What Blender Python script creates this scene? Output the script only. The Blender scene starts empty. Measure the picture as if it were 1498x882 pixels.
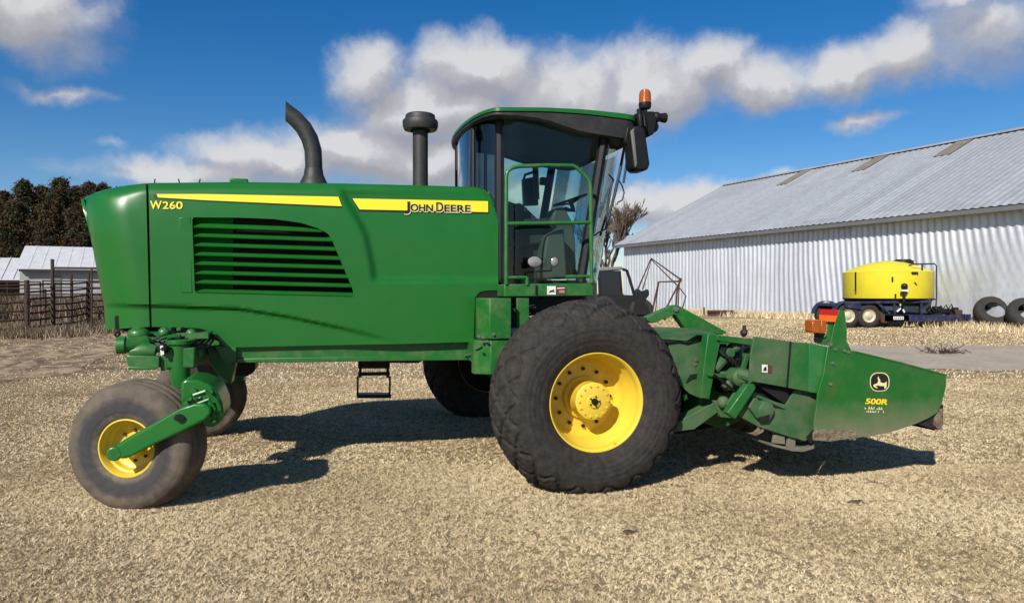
import bpy, bmesh, math, random
import numpy as np
from mathutils import Vector, Matrix

random.seed(7)
RNG = np.random.default_rng(7)
SC = bpy.context.scene
COL = SC.collection
rad = math.radians

# ------------------------------------------------------------------ camera model of the photograph
FPX, CX, CY, HOR = 1082.0, 749.0, 441.0, 428.0
EYE = 1.63
PITCH = math.atan((CY - HOR) / FPX)
CP, SP = math.cos(PITCH), math.sin(PITCH)

def ray(px, py):
    dx, dz = (px - CX) / FPX, (CY - py) / FPX
    return np.array([dx, CP + dz * SP, -SP + dz * CP])

def W(px, py, Y):
    d = ray(px, py)
    t = Y / d[1]
    return Vector((d[0] * t, Y, EYE + d[2] * t))

# machine frame: u forward, v away from the viewer, z up
YAW = rad(15.0)
CU, SU = math.cos(YAW), math.sin(YAW)
OX, OY = 0.70, 6.19

def M(px, py, v):
    d = ray(px, py)
    t = (v + (-SU * OX + CU * OY)) / (-SU * d[0] + CU * d[1])
    X, Y, Z = d[0] * t - OX, d[1] * t - OY, EYE + d[2] * t
    return Vector((CU * X + SU * Y, v, Z))

def sstep(a, b, x):
    t = min(1.0, max(0.0, (x - a) / (b - a)))
    return t * t * (3 - 2 * t)

def lerp(pts, x):
    if x <= pts[0][0]: return pts[0][1]
    for (x0, y0), (x1, y1) in zip(pts, pts[1:]):
        if x <= x1: return y0 + (y1 - y0) * (x - x0) / (x1 - x0)
    return pts[-1][1]

def gz(y):
    t = np.clip((np.asarray(y, dtype=float) - 10) / 20, 0, 1)
    return 0.55 * t * t * (3 - 2 * t)

# ------------------------------------------------------------------ object helpers
def tag(o, label=None, cat=None, group=None, kind=None):
    if label: o['label'] = label
    if cat: o['category'] = cat
    if group: o['group'] = group
    if kind: o['kind'] = kind
    return o

def empty(name, loc=(0, 0, 0), rz=0.0, parent=None):
    o = bpy.data.objects.new(name, None)
    o.empty_display_size = 0.2
    COL.objects.link(o)
    o.location = loc
    o.rotation_euler = (0, 0, rz)
    if parent: o.parent = parent
    return o

def link(name, me, mats, parent=None, bevel=0.0, smooth=35, seg=2):
    o = bpy.data.objects.new(name, me)
    COL.objects.link(o)
    for m in (mats if isinstance(mats, (list, tuple)) else [mats]):
        me.materials.append(m)
    if smooth is not None and len(me.polygons):
        me.polygons.foreach_set('use_smooth', [True] * len(me.polygons))
        try: me.set_sharp_from_angle(angle=rad(smooth))
        except Exception: pass
    if bevel:
        b = o.modifiers.new('bevel', 'BEVEL')
        b.width = bevel; b.segments = seg; b.limit_method = 'ANGLE'; b.angle_limit = rad(32)
    if parent: o.parent = parent
    return o

SPLIT = {'cab_pillar', 'side_bracket', 'hydraulic_hose', 'shadow_gap', 'plate_opening', 'cab_frame', 'bolt', 'knuckle_bolt', 'post', 'marker_bracket', 'skid_shoe',
         'gable_wall', 'frame_backing', 'armrest', 'pump', 'antenna', 'wiper_arm', 'wheel_nut', 'lower_arm', 'steering_bracket', 'axle_bracket', 'rear_suspension', 'jack_stand', 'label', 'label_mark',
         'tank_fitting', 'front_axle', 'drive_assembly', 'mirror_arm', 'seat', 'side_shield'}
class MB:
    def __init__(s): s.v = []; s.f = []; s.m = []
    def add(s, vs, fs, mi=0):
        n = len(s.v)
        s.v += [tuple(x) for x in vs]
        s.f += [tuple(i + n for i in f) for f in fs]
        s.m += [mi] * len(fs)
        return s
    def box(s, c, d, rot=None, mi=0):
        vs = []
        for x in (-.5, .5):
            for y in (-.5, .5):
                for z in (-.5, .5):
                    p = Vector((x * d[0], y * d[1], z * d[2]))
                    if rot is not None: p = rot @ p
                    vs.append(p + Vector(c))
        return s.add(vs, [(0, 1, 3, 2), (4, 6, 7, 5), (0, 4, 5, 1), (2, 3, 7, 6), (0, 2, 6, 4), (1, 5, 7, 3)], mi)
    def bar(s, a, b, w, h, mi=0, up=(0, 0, 1)):
        a, b = Vector(a), Vector(b)
        t = (b - a).normalized()
        sd = t.cross(Vector(up))
        if sd.length < 1e-4: sd = t.cross(Vector((1, 0, 0)))
        sd.normalize(); up = sd.cross(t)
        vs = [p + sd * i * w / 2 + up * j * h / 2 for p in (a, b) for i, j in ((-1, -1), (1, -1), (1, 1), (-1, 1))]
        return s.add(vs, [(0, 3, 2, 1), (4, 5, 6, 7), (0, 1, 5, 4), (1, 2, 6, 5), (2, 3, 7, 6), (3, 0, 4, 7)], mi)
    def tube(s, pts, r, n=10, mi=0, cap=True, sq=1.0):
        pts = [Vector(p) for p in pts]
        rs = r if isinstance(r, (list, tuple)) else [r] * len(pts)
        prev = None; vs = []; fs = []
        for i, p in enumerate(pts):
            t = (pts[min(i + 1, len(pts) - 1)] - pts[max(i - 1, 0)]).normalized()
            if prev is None:
                a = t.cross(Vector((0, 0, 1)))
                if a.length < 1e-3: a = t.cross(Vector((1, 0, 0)))
            else: a = prev - t * prev.dot(t)
            a.normalize(); b = t.cross(a); prev = a
            for k in range(n):
                th = 2 * math.pi * k / n
                vs.append(p + a * math.cos(th) * rs[i] + b * math.sin(th) * rs[i] * sq)
        for i in range(len(pts) - 1):
            for k in range(n):
                fs.append((i * n + k, i * n + (k + 1) % n, (i + 1) * n + (k + 1) % n, (i + 1) * n + k))
        if cap:
            fs.append(tuple(range(n - 1, -1, -1)))
            fs.append(tuple((len(pts) - 1) * n + k for k in range(n)))
        return s.add(vs, fs, mi)
    def lathe(s, prof, c=(0, 0, 0), axis='y', n=48, mi=0, close=False, fn=None):
        # prof: (axial, radius)
        vs = []; fs = []
        for j, (a, r) in enumerate(prof):
            for k in range(n):
                th = 2 * math.pi * k / n
                aa, rr = (a, r) if fn is None else fn(j, k, th, a, r)
                x, y = math.cos(th) * rr, math.sin(th) * rr
                if axis == 'y': p = (x, aa, y)
                elif axis == 'z': p = (x, y, aa)
                else: p = (aa, x, y)
                vs.append((p[0] + c[0], p[1] + c[1], p[2] + c[2]))
        for j in range(len(prof) - 1):
            for k in range(n):
                f = (j * n + k, j * n + (k + 1) % n, (j + 1) * n + (k + 1) % n, (j + 1) * n + k)
                fs.append(f if axis != 'y' else f[::-1])
        if close:
            fs.append(tuple(range(n))); fs.append(tuple((len(prof) - 1) * n + k for k in range(n)))
        return s.add(vs, fs, mi)
    def prism(s, pts, d, mi=0):
        # pts: list of 3-D points of one face, d: extrusion vector
        n = len(pts); d = Vector(d)
        vs = [Vector(p) for p in pts] + [Vector(p) + d for p in pts]
        fs = [tuple(range(n)), tuple(range(2 * n - 1, n - 1, -1))]
        fs += [(i, i + n, (i + 1) % n + n, (i + 1) % n) for i in range(n)]
        return s.add(vs, fs, mi)
    def plate(s, pxs, v, th, mi=0):
        return s.prism([M(x, y, v) for x, y in pxs], (0, th, 0), mi)
    def sphere(s, c, r, n=12, mi=0, sc=(1, 1, 1)):
        vs = [(c[0], c[1], c[2] + r * sc[2])]; fs = []
        h = n // 2
        for i in range(1, h):
            ph = math.pi * i / h
            for k in range(n):
                th = 2 * math.pi * k / n
                vs.append((c[0] + r * sc[0] * math.sin(ph) * math.cos(th), c[1] + r * sc[1] * math.sin(ph) * math.sin(th), c[2] + r * sc[2] * math.cos(ph)))
        vs.append((c[0], c[1], c[2] - r * sc[2]))
        for k in range(n): fs.append((0, 1 + k, 1 + (k + 1) % n))
        for i in range(h - 2):
            for k in range(n):
                a = 1 + i * n
                fs.append((a + k, a + n + k, a + n + (k + 1) % n, a + (k + 1) % n))
        a = 1 + (h - 2) * n
        for k in range(n): fs.append((a + k, len(vs) - 1, a + (k + 1) % n))
        return s.add(vs, fs, mi)
    def build(s, name, mats, parent=None, bevel=0.0, smooth=35, seg=2, recalc=True):
        if name in SPLIT:
            return s.build_split(name, mats, parent, bevel, smooth, seg, recalc)
        return s.build_one(name, mats, parent, bevel, smooth, seg, recalc)
    def build_split(s, name, *a):
        par = list(range(len(s.v)))
        def root(i):
            while par[i] != i: par[i] = par[par[i]]; i = par[i]
            return i
        for f in s.f:
            r0 = root(f[0])
            for i in f[1:]: par[root(i)] = r0
        comp = {}
        for f, m in zip(s.f, s.m): comp.setdefault(root(f[0]), []).append((f, m))
        first = None
        for fs in comp.values():
            idx = {}; b = MB()
            for f, m in fs:
                for i in f: idx.setdefault(i, len(idx))
                b.f.append(tuple(idx[i] for i in f)); b.m.append(m)
            b.v = [s.v[i] for i in idx]
            o = b.build_one(name, *a); first = first or o
        return first
    def build_one(s, name, mats, parent=None, bevel=0.0, smooth=35, seg=2, recalc=True):
        me = bpy.data.meshes.new(name)
        me.from_pydata(s.v, [], s.f)
        me.polygons.foreach_set('material_index', s.m)
        if recalc:
            bm = bmesh.new(); bm.from_mesh(me)
            bmesh.ops.recalc_face_normals(bm, faces=bm.faces)
            bm.to_mesh(me); bm.free()
        me.update()
        return link(name, me, mats, parent, bevel, smooth, seg)

def tris_object(name, P, tint, mat, parent=None):
    """P: (n,3,3) triangles, tint: (n,) per-triangle random number."""
    n = len(P)
    me = bpy.data.meshes.new(name)
    me.vertices.add(3 * n); me.vertices.foreach_set('co', P.reshape(-1).astype(np.float32))
    me.loops.add(3 * n); me.loops.foreach_set('vertex_index', np.arange(3 * n, dtype=np.int32))
    me.polygons.add(n); me.polygons.foreach_set('loop_start', np.arange(0, 3 * n, 3, dtype=np.int32))
    at = me.attributes.new('tint', 'FLOAT', 'FACE')
    at.data.foreach_set('value', tint.astype(np.float32))
    me.update(); me.validate()
    return link(name, me, mat, parent, smooth=None)

# ------------------------------------------------------------------ materials
def new_mat(name):
    m = bpy.data.materials.new(name); m.use_nodes = True
    nt = m.node_tree
    return m, nt, nt.nodes['Principled BSDF']

def nd(nt, typ, **kw):
    n = nt.nodes.new(typ)
    for k, v in kw.items():
        if k.startswith('i_'):
            key = k[2:]
            n.inputs[int(key) if key.isdigit() else key.replace('_', ' ')].default_value = v
        else: setattr(n, k, v)
    return n

def ramp(nt, stops, interp='LINEAR'):
    r = nt.nodes.new('ShaderNodeValToRGB'); cr = r.color_ramp; cr.interpolation = interp
    while len(cr.elements) < len(stops): cr.elements.new(0.5)
    for e, (p, c) in zip(cr.elements, stops):
        e.position = p; e.color = (c, c, c, 1) if isinstance(c, (int, float)) else tuple(c) + (1,)
    return r

def mix(nt, fac, a, b, blend='MIX'):
    m = nt.nodes.new('ShaderNodeMix'); m.data_type = 'RGBA'; m.blend_type = blend
    for i, x in ((0, fac), (6, a), (7, b)):
        if hasattr(x, 'is_linked') or hasattr(x, 'links'): nt.links.new(x, m.inputs[i])
        else: m.inputs[i].default_value = x if i == 0 else (tuple(x) + (1,) if len(x) == 3 else x)
    return m.outputs[2]

def surf(name, col, rough=0.5, metal=0.0, coat=0.0, dirt=None, amt=0.0, dscale=4.0, dlo=0.45, dhi=0.7, bump=0.0, bscale=60.0,
         var=0.12, vscale=2.0, spec=0.5):
    m, nt, p = new_mat(name); L = nt.links.new
    tc = nd(nt, 'ShaderNodeTexCoord'); co = tc.outputs['Object']
    n1 = nd(nt, 'ShaderNodeTexNoise', i_Scale=vscale, i_Detail=5.0, i_Roughness=0.6); L(co, n1.inputs['Vector'])
    r1 = ramp(nt, [(0.25, 1 - var), (0.75, 1 + var * 0.6)]); L(n1.outputs['Fac'], r1.inputs[0])
    c = mix(nt, 1.0, col, r1.outputs[0], 'MULTIPLY')
    rs = None
    if dirt is not None:
        n2 = nd(nt, 'ShaderNodeTexNoise', i_Scale=dscale, i_Detail=9.0, i_Roughness=0.68); L(co, n2.inputs['Vector'])
        r2 = ramp(nt, [(dlo, 0.0), (dhi, amt)]); L(n2.outputs['Fac'], r2.inputs[0])
        c = mix(nt, r2.outputs[0], c, dirt)
        rr = ramp(nt, [(0.0, rough), (1.0, min(1, rough + 0.45))]); L(r2.outputs[0], rr.inputs[0]); rs = rr.outputs[0]
    L(c, p.inputs['Base Color'])
    if rs is not None: L(rs, p.inputs['Roughness'])
    else: p.inputs['Roughness'].default_value = rough
    p.inputs['Metallic'].default_value = metal
    p.inputs['Coat Weight'].default_value = coat
    p.inputs['Coat Roughness'].default_value = 0.12
    p.inputs['Specular IOR Level'].default_value = spec
    if bump:
        n3 = nd(nt, 'ShaderNodeTexNoise', i_Scale=bscale, i_Detail=6.0, i_Roughness=0.65); L(co, n3.inputs['Vector'])
        b = nd(nt, 'ShaderNodeBump', i_Strength=bump, i_Distance=0.01); L(n3.outputs['Fac'], b.inputs['Height'])
        L(b.outputs[0], p.inputs['Normal'])
    return m

DUST = (0.22, 0.17, 0.11)
GREEN = (0.008, 0.122, 0.015)
M_HOOD = surf('green_paint_glossy', GREEN, 0.34, coat=0.12, dirt=DUST, amt=0.05, dscale=2.5, dlo=0.4, dhi=0.8, var=0.06, spec=0.4)
M_GREEN = surf('green_paint_worn', GREEN, 0.42, coat=0.15, dirt=DUST, amt=0.28, dscale=9, bump=0.08)
M_HEAD = surf('green_paint_header', (0.009, 0.112, 0.018), 0.42, coat=0.1, dirt=DUST, amt=0.35, dscale=3.2, dlo=0.45, dhi=0.8, bump=0.05)
M_DIRTY = surf('green_paint_dusty', (0.016, 0.098, 0.024), 0.6, dirt=(0.17, 0.155, 0.10), amt=0.50, dscale=5, dlo=0.34, dhi=0.72, bump=0.2)
M_MUD = surf('mud_and_rust', (0.20, 0.16, 0.11), 0.9, dirt=(0.09, 0.035, 0.015), amt=0.9, dscale=14, dlo=0.48, dhi=0.62, bump=0.6, bscale=40)
M_YEL = surf('yellow_paint', (0.74, 0.53, 0.045), 0.45, coat=0.1, dirt=(0.30, 0.2, 0.07), amt=0.3, dscale=7, dlo=0.45, dhi=0.8)
M_DECAL = surf('yellow_decal', (0.86, 0.66, 0.02), 0.4, var=0.04)
M_DECALB = surf('black_decal', (0.012, 0.012, 0.010), 0.4, var=0.05)
M_DECALW = surf('cream_decal', (0.75, 0.68, 0.35), 0.4, var=0.05)
M_BLACK = surf('black_plastic', (0.007, 0.008, 0.009), 0.5, dirt=DUST, amt=0.03, dscale=12, spec=0.3)
M_BAFF = surf('green_inner_baffle', GREEN, 0.8, spec=0.1)
M_CHAR = surf('charcoal_plastic', (0.014, 0.015, 0.016), 0.6, dirt=DUST, amt=0.08, dscale=8, bump=0.1, bscale=150)
M_EXH = surf('matt_black_steel', (0.020, 0.022, 0.024), 0.55, dirt=DUST, amt=0.1, dscale=12, bump=0.06)
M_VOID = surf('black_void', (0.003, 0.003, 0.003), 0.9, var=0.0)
M_TYRE = surf('tyre_rubber_dark', (0.019, 0.0175, 0.0165), 0.78, dirt=(0.15, 0.12, 0.09), amt=0.26, dscale=16, dlo=0.38, dhi=0.75, bump=0.45, bscale=55, var=0.25, vscale=9, spec=0.3)
M_TYRE2 = surf('tyre_rubber_dusty', (0.070, 0.061, 0.050), 0.85, dirt=(0.23, 0.18, 0.13), amt=0.8, dscale=4, dlo=0.33, dhi=0.75, bump=0.3, bscale=60, var=0.2, vscale=6, spec=0.3)
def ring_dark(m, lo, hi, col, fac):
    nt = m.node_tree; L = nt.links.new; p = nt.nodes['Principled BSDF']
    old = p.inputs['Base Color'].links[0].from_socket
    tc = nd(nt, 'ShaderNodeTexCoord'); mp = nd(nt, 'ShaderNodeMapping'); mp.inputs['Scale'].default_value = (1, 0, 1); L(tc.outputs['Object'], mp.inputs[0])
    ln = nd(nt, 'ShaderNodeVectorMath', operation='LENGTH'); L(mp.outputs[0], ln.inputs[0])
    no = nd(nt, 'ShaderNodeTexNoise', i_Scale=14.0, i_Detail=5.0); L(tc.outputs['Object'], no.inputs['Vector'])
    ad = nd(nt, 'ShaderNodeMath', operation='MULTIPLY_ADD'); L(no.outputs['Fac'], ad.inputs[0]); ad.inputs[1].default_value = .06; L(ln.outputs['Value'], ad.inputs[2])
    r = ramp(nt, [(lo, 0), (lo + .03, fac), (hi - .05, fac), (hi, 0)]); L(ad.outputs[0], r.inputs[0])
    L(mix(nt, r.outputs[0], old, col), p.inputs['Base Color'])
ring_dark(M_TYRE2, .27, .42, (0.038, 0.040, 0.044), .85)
M_PANEL = surf('green_end_panel', (0.008, 0.112, 0.014), 0.40, coat=0.1, dirt=DUST, amt=0.22, dscale=3.2, dlo=0.45, dhi=0.8, bump=0.04)
def low_dust(m, z0, z1, col, fac):
    nt = m.node_tree; L = nt.links.new; p = nt.nodes['Principled BSDF']; old = p.inputs['Base Color'].links[0].from_socket
    tc = nd(nt, 'ShaderNodeTexCoord'); sp = nd(nt, 'ShaderNodeSeparateXYZ'); L(tc.outputs['Object'], sp.inputs[0])
    no = nd(nt, 'ShaderNodeTexNoise', i_Scale=7.0, i_Detail=8.0, i_Roughness=.7); L(tc.outputs['Object'], no.inputs['Vector'])
    ad = nd(nt, 'ShaderNodeMath', operation='MULTIPLY_ADD'); L(no.outputs['Fac'], ad.inputs[0]); ad.inputs[1].default_value = .28; L(sp.outputs[2], ad.inputs[2])
    mr = nd(nt, 'ShaderNodeMapRange', i_1=z0 + .14, i_2=z1 + .14, i_3=fac, i_4=0.0); L(ad.outputs[0], mr.inputs[0])
    L(mix(nt, mr.outputs[0], old, col), p.inputs['Base Color'])
low_dust(M_PANEL, .38, .74, (.21, .18, .125), .85)
def rust_patch(m, x0, hw, z0, z1, col):
    nt = m.node_tree; L = nt.links.new; p = nt.nodes['Principled BSDF']; old = p.inputs['Base Color'].links[0].from_socket
    tc = nd(nt, 'ShaderNodeTexCoord'); sp = nd(nt, 'ShaderNodeSeparateXYZ'); L(tc.outputs['Object'], sp.inputs[0])
    def mth(op, a, b):
        n = nd(nt, 'ShaderNodeMath', operation=op)
        for i, x in enumerate((a, b)):
            if hasattr(x, 'links'): L(x, n.inputs[i])
            else: n.inputs[i].default_value = x
        return n.outputs[0]
    skew = mth('ADD', sp.outputs[0], mth('MULTIPLY', sp.outputs[2], -.35))
    dx = mth('DIVIDE', mth('SUBTRACT', skew, x0), hw); dz = mth('DIVIDE', mth('SUBTRACT', sp.outputs[2], (z0 + z1) / 2), (z1 - z0) / 2)
    d = mth('SUBTRACT', 1.0, mth('ADD', mth('MULTIPLY', dx, dx), mth('MULTIPLY', dz, dz)))
    no = nd(nt, 'ShaderNodeTexNoise', i_Scale=16.0, i_Detail=9.0, i_Roughness=.75); L(tc.outputs['Object'], no.inputs['Vector'])
    f = mth('ADD', mth('MULTIPLY', d, .35), mth('SUBTRACT', no.outputs['Fac'], .62)); r = ramp(nt, [(.12, 0), (.30, .5)]); L(f, r.inputs[0])
    L(mix(nt, r.outputs[0], old, col), p.inputs['Base Color'])
M_STEEL = surf('worn_steel', (0.35, 0.33, 0.30), 0.45, metal=0.8, dirt=(0.1, 0.05, 0.03), amt=0.6, dscale=10)
M_SKID = surf('dusty_skid_steel', (0.17, 0.15, 0.11), 0.75, dirt=(0.05, 0.09, 0.04), amt=0.6, dscale=8, bump=0.2)
M_RUST = surf('rusty_pipe', (0.055, 0.025, 0.016), 0.85, dirt=(0.12, 0.05, 0.025), amt=0.6, dscale=6, bump=0.2)
M_SEAT = surf('dark_fabric', (0.02, 0.021, 0.023), 0.9)
M_TRIM = surf('grey_cab_trim', (0.060, 0.062, 0.055), 0.7)
M_LINER = surf('grey_headliner', (0.075, 0.08, 0.08), 0.9)
M_WHITE = surf('white_paint', (0.75, 0.74, 0.70), 0.5, dirt=DUST, amt=0.25, dscale=9)
M_RED = surf('red_reflector', (0.45, 0.008, 0.012), 0.3)
M_ORANGE = surf('orange_reflector', (0.9, 0.13, 0.01), 0.35)
M_NAVY = surf('navy_paint', (0.006, 0.014, 0.055), 0.45, dirt=DUST, amt=0.25, dscale=6)
M_TANK = surf('yellow_poly_tank', (0.78, 0.66, 0.03), 0.42, var=0.05, dirt=(0.5, 0.42, 0.1), amt=0.25, dscale=3)
M_MAROON = surf('maroon_paint', (0.085, 0.006, 0.012), 0.5, dirt=DUST, amt=0.3)
M_LENS = surf('lamp_lens', (0.30, 0.30, 0.29), 0.15, metal=0.3)

def amber(name, col):
    m, nt, p = new_mat(name)
    p.inputs['Base Color'].default_value = tuple(col) + (1,)
    p.inputs['Roughness'].default_value = 0.18
    p.inputs['Transmission Weight'].default_value = 0.35
    p.inputs['Coat Weight'].default_value = 0.5
    n = nd(nt, 'ShaderNodeTexWave', i_Scale=22.0); n.bands_direction = 'Z'
    b = nd(nt, 'ShaderNodeBump', i_Strength=0.25, i_Distance=0.01)
    tc = nd(nt, 'ShaderNodeTexCoord')
    nt.links.new(tc.outputs['Object'], n.inputs['Vector']); nt.links.new(n.outputs['Fac'], b.inputs['Height']); nt.links.new(b.outputs[0], p.inputs['Normal'])
    return m
M_AMBER = amber('amber_lens', (0.50, 0.12, 0.008))

def glass(name, tint, refl=1.0, dark=0.0):
    m, nt, p = new_mat(name); nt.nodes.remove(p); L = nt.links.new
    out = nt.nodes['Material Output']
    tr = nd(nt, 'ShaderNodeBsdfTransparent'); tr.inputs[0].default_value = tuple(tint) + (1,)
    gl = nd(nt, 'ShaderNodeBsdfGlossy', i_Roughness=0.03); gl.inputs[0].default_value = (0.9, 0.95, 0.95, 1)
    fr = nd(nt, 'ShaderNodeFresnel', i_IOR=1.5)
    tc = nd(nt, 'ShaderNodeTexCoord'); no = nd(nt, 'ShaderNodeTexNoise', i_Scale=2.0, i_Detail=2.0)
    bp = nd(nt, 'ShaderNodeBump', i_Strength=0.04, i_Distance=0.02)
    L(tc.outputs['Object'], no.inputs['Vector']); L(no.outputs['Fac'], bp.inputs['Height']); L(bp.outputs[0], gl.inputs['Normal'])
    mu = nd(nt, 'ShaderNodeMath', operation='MULTIPLY'); mu.inputs[1].default_value = refl
    L(fr.outputs[0], mu.inputs[0])
    mx = nd(nt, 'ShaderNodeMixShader'); L(mu.outputs[0], mx.inputs[0]); L(tr.outputs[0], mx.inputs[1]); L(gl.outputs[0], mx.inputs[2])
    L(mx.outputs[0], out.inputs[0])
    return m
M_GLASS = glass('tinted_cab_glass', (0.68, 0.86, 0.81), 0.75)
M_GLASSD = glass('dark_rear_glass', (0.10, 0.14, 0.18), 1.6)

def tinted(name, stops, rough=0.95, trans=0.0):
    m, nt, p = new_mat(name); L = nt.links.new
    a = nd(nt, 'ShaderNodeAttribute', attribute_name='tint')
    r = ramp(nt, stops); L(a.outputs['Fac'], r.inputs[0])
    L(r.outputs[0], p.inputs['Base Color']); p.inputs['Roughness'].default_value = rough
    p.inputs['Specular IOR Level'].default_value = 0.2
    return m
SKY_SAT, SKY_VAL, CLOUD, SUN_E, EXPO, SKY_STR = 1.42, 0.98, 0.70, 4.9, 0.22, 0.084
# ================================================================== WINDROWER
WR = empty('windrower', (OX, OY, 0), YAW)
tag(WR, 'big green self-propelled windrower with yellow wheel rims and a glazed black cab', 'windrower')
VC = 1.95                      # centre line
VB = 1.15                      # near side of the hood
def mir(p): return Vector((p[0], 2 * VC - p[1], p[2]))

# ---- sculpted near side of the hood, described as depth over the side view
TOPL = [(120, 290), (128, 285.5), (140, 281.5), (160, 276), (185, 271.5), (213, 268.3), (217, 268), (350, 266.5), (500, 268.5), (640, 272), (697, 274), (709, 277), (718, 283), (725, 295), (729, 312)]
SCOOP = [(268, 491), (285, 497), (300, 505), (327, 521), (345, 529), (385, 538), (410, 541), (430, 541)]
CREASE = [(150, 446), (222, 447.5), (350, 452), (420, 463), (500, 480), (560, 494), (600, 505)]
def hood_off(px, py):
    o = 0.0
    d = py - lerp(TOPL, px)                       # rounded top edge
    R = 15.0
    if d < R: o += 0.10 * (1 - math.sqrt(max(0.0, 1 - ((R - max(d, 0)) / R) ** 2)))
    o += 0.055 * max(0.0, (360 - py) / 90) ** 2     # tumblehome
    x0 = lerp([(a[1], a[0]) for a in []] or [(y, x) for y, x in SCOOP], py)
    o += 0.045 * sstep(0, 12, px - x0) * sstep(415, 404, py) * sstep(270, 288, py)
    if px > 150:
        c = lerp(CREASE, px)
        fade = sstep(596, 480, px)
        o += 0.035 * fade * sstep(-2.5, 3.0, py - c)
    return o
def rear_off(px, py):
    o = hood_off(px, py)
    d = py - lerp(TOPL, px); k = sstep(214, 165, px)
    if d < 42: o += 0.10 * k * (1 - math.sqrt(max(0.0, 1 - ((42 - max(d, 0)) / 42) ** 2 * .97)))
    e = lerp([(268, 118), (290, 124), (340, 132), (400, 143), (447, 152), (480, 154)], py)
    t = max(0.0, 1 - max(0.0, px - e) / 62.0)
    o += 0.34 * (1 - math.sqrt(max(0.0, 1 - t * t * 0.985)))
    return o

def in_poly(x, y, P):
    c = False; j = len(P) - 1
    for i in range(len(P)):
        xi, yi = P[i]; xj, yj = P[j]
        if (yi > y) != (yj > y) and x < (xj - xi) * (y - yi) / (yj - yi) + xi: c = not c
        j = i
    return c
def near_poly(x, y, P):
    best = None
    for (x0, y0), (x1, y1) in zip(P, P[1:] + P[:1]):
        dx, dy = x1 - x0, y1 - y0
        t = max(0, min(1, ((x - x0) * dx + (y - y0) * dy) / (dx * dx + dy * dy + 1e-9)))
        q = (x0 + t * dx, y0 + t * dy); dd = (q[0] - x) ** 2 + (q[1] - y) ** 2
        if best is None or dd < best[0]: best = (dd, q)
    return best[1]

def side_sheet(poly, hole, xs, ys, off, thick, both=True):
    """grid clipped to a side-view outline; returns vertices, faces of the near sheet (with a turned-in edge)"""
    bm = bmesh.new()
    ins = {}
    for i, x in enumerate(xs):
        for j, y in enumerate(ys):
            ins[i, j] = in_poly(x, y, poly) and not (hole and in_poly(x, y, hole))
    verts = {}
    def vert(i, j):
        if (i, j) not in verts:
            x, y = xs[i], ys[j]
            if not ins[i, j]:
                x, y = near_poly(x, y, hole if hole and in_poly(x, y, hole) else poly)
            verts[i, j] = bm.verts.new(M(x, y, VB + off(x, y)))
        return verts[i, j]
    for i in range(len(xs) - 1):
        for j in range(len(ys) - 1):
            q = [(i, j), (i, j + 1), (i + 1, j + 1), (i + 1, j)]
            n = sum(ins[k] for k in q)
            if n == 0: continue
            try: bm.faces.new([vert(*k) for k in q])
            except ValueError: pass
    bmesh.ops.remove_doubles(bm, verts=bm.verts, dist=0.0015)
    bmesh.ops.dissolve_degenerate(bm, dist=0.001, edges=bm.edges)
    be = [e for e in bm.edges if len(e.link_faces) == 1]
    r = bmesh.ops.extrude_edge_only(bm, edges=be)
    for v in [g for g in r['geom'] if isinstance(g, bmesh.types.BMVert)]: v.co.y += thick
    bm.verts.index_update()
    vs = [v.co.copy() for v in bm.verts]; fs = [tuple(v.index for v in f.verts) for f in bm.faces]
    bm.free()
    return vs, fs

MAIN = [(217, 268), (350, 266.5), (500, 268.5), (640, 272), (697, 274), (709, 277), (718, 283), (725, 295), (729, 312), (729, 425), (712, 425), (702, 427), (695, 435), (693, 500), (590, 503), (480, 505), (345, 508), (330, 507.5), (321, 498), (308, 485), (290, 480), (222, 478)]
HOLE = [(281, 318), (350, 318.5), (400, 320.5), (440, 326), (465, 334), (480, 342), (486, 352), (517, 426), (515, 432), (505, 432.5), (400, 428.5), (285, 427)]
REAR = [(118, 293), (124, 289), (140, 281.5), (160, 276), (185, 271.5), (213.5, 268.3), (218.5, 470), (219, 478), (154, 482), (152, 446), (143, 402), (131, 340)]
ys = sorted(set([264, 266, 267, 268, 269, 270, 271.5, 273, 275, 277.5, 280, 283] + list(np.arange(286, 516, 3.0))))
vs, fs = side_sheet(MAIN, HOLE, list(np.arange(214, 735, 3.0)), ys, hood_off, 0.035)
b = MB(); b.add(vs, fs); n = len(b.v)
b.add([mir(p) for p in vs], [f[::-1] for f in fs])
hood = b.build('engine_hood', M_HOOD, WR, smooth=40)
vs, fs = side_sheet(REAR, None, list(np.arange(112, 224, 3.0)), ys, rear_off, 0.03)
b = MB(); b.add(vs, fs); b.add([mir(p) for p in vs], [f[::-1] for f in fs])
# rear wall of the hood between the two rounded corners
E = [(122, 290), (127, 310), (131, 340), (137, 370), (143, 402), (148, 425), (152, 446), (154, 480)]
col = []
for x, y in E:
    p = M(x, y, VB + 0.33); col.append([p + Vector((-0.05 * math.sin(math.pi * k / 8), (2 * VC - 2 * p.y) * k / 8, 0)) for k in range(9)])
b.add([p for c in col for p in c], [(i * 9 + k, i * 9 + k + 1, i * 9 + 10 + k, i * 9 + 9 + k) for i in range(len(E) - 1) for k in range(8)])
b.build('rear_hood', M_HOOD, WR, smooth=40)
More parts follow.
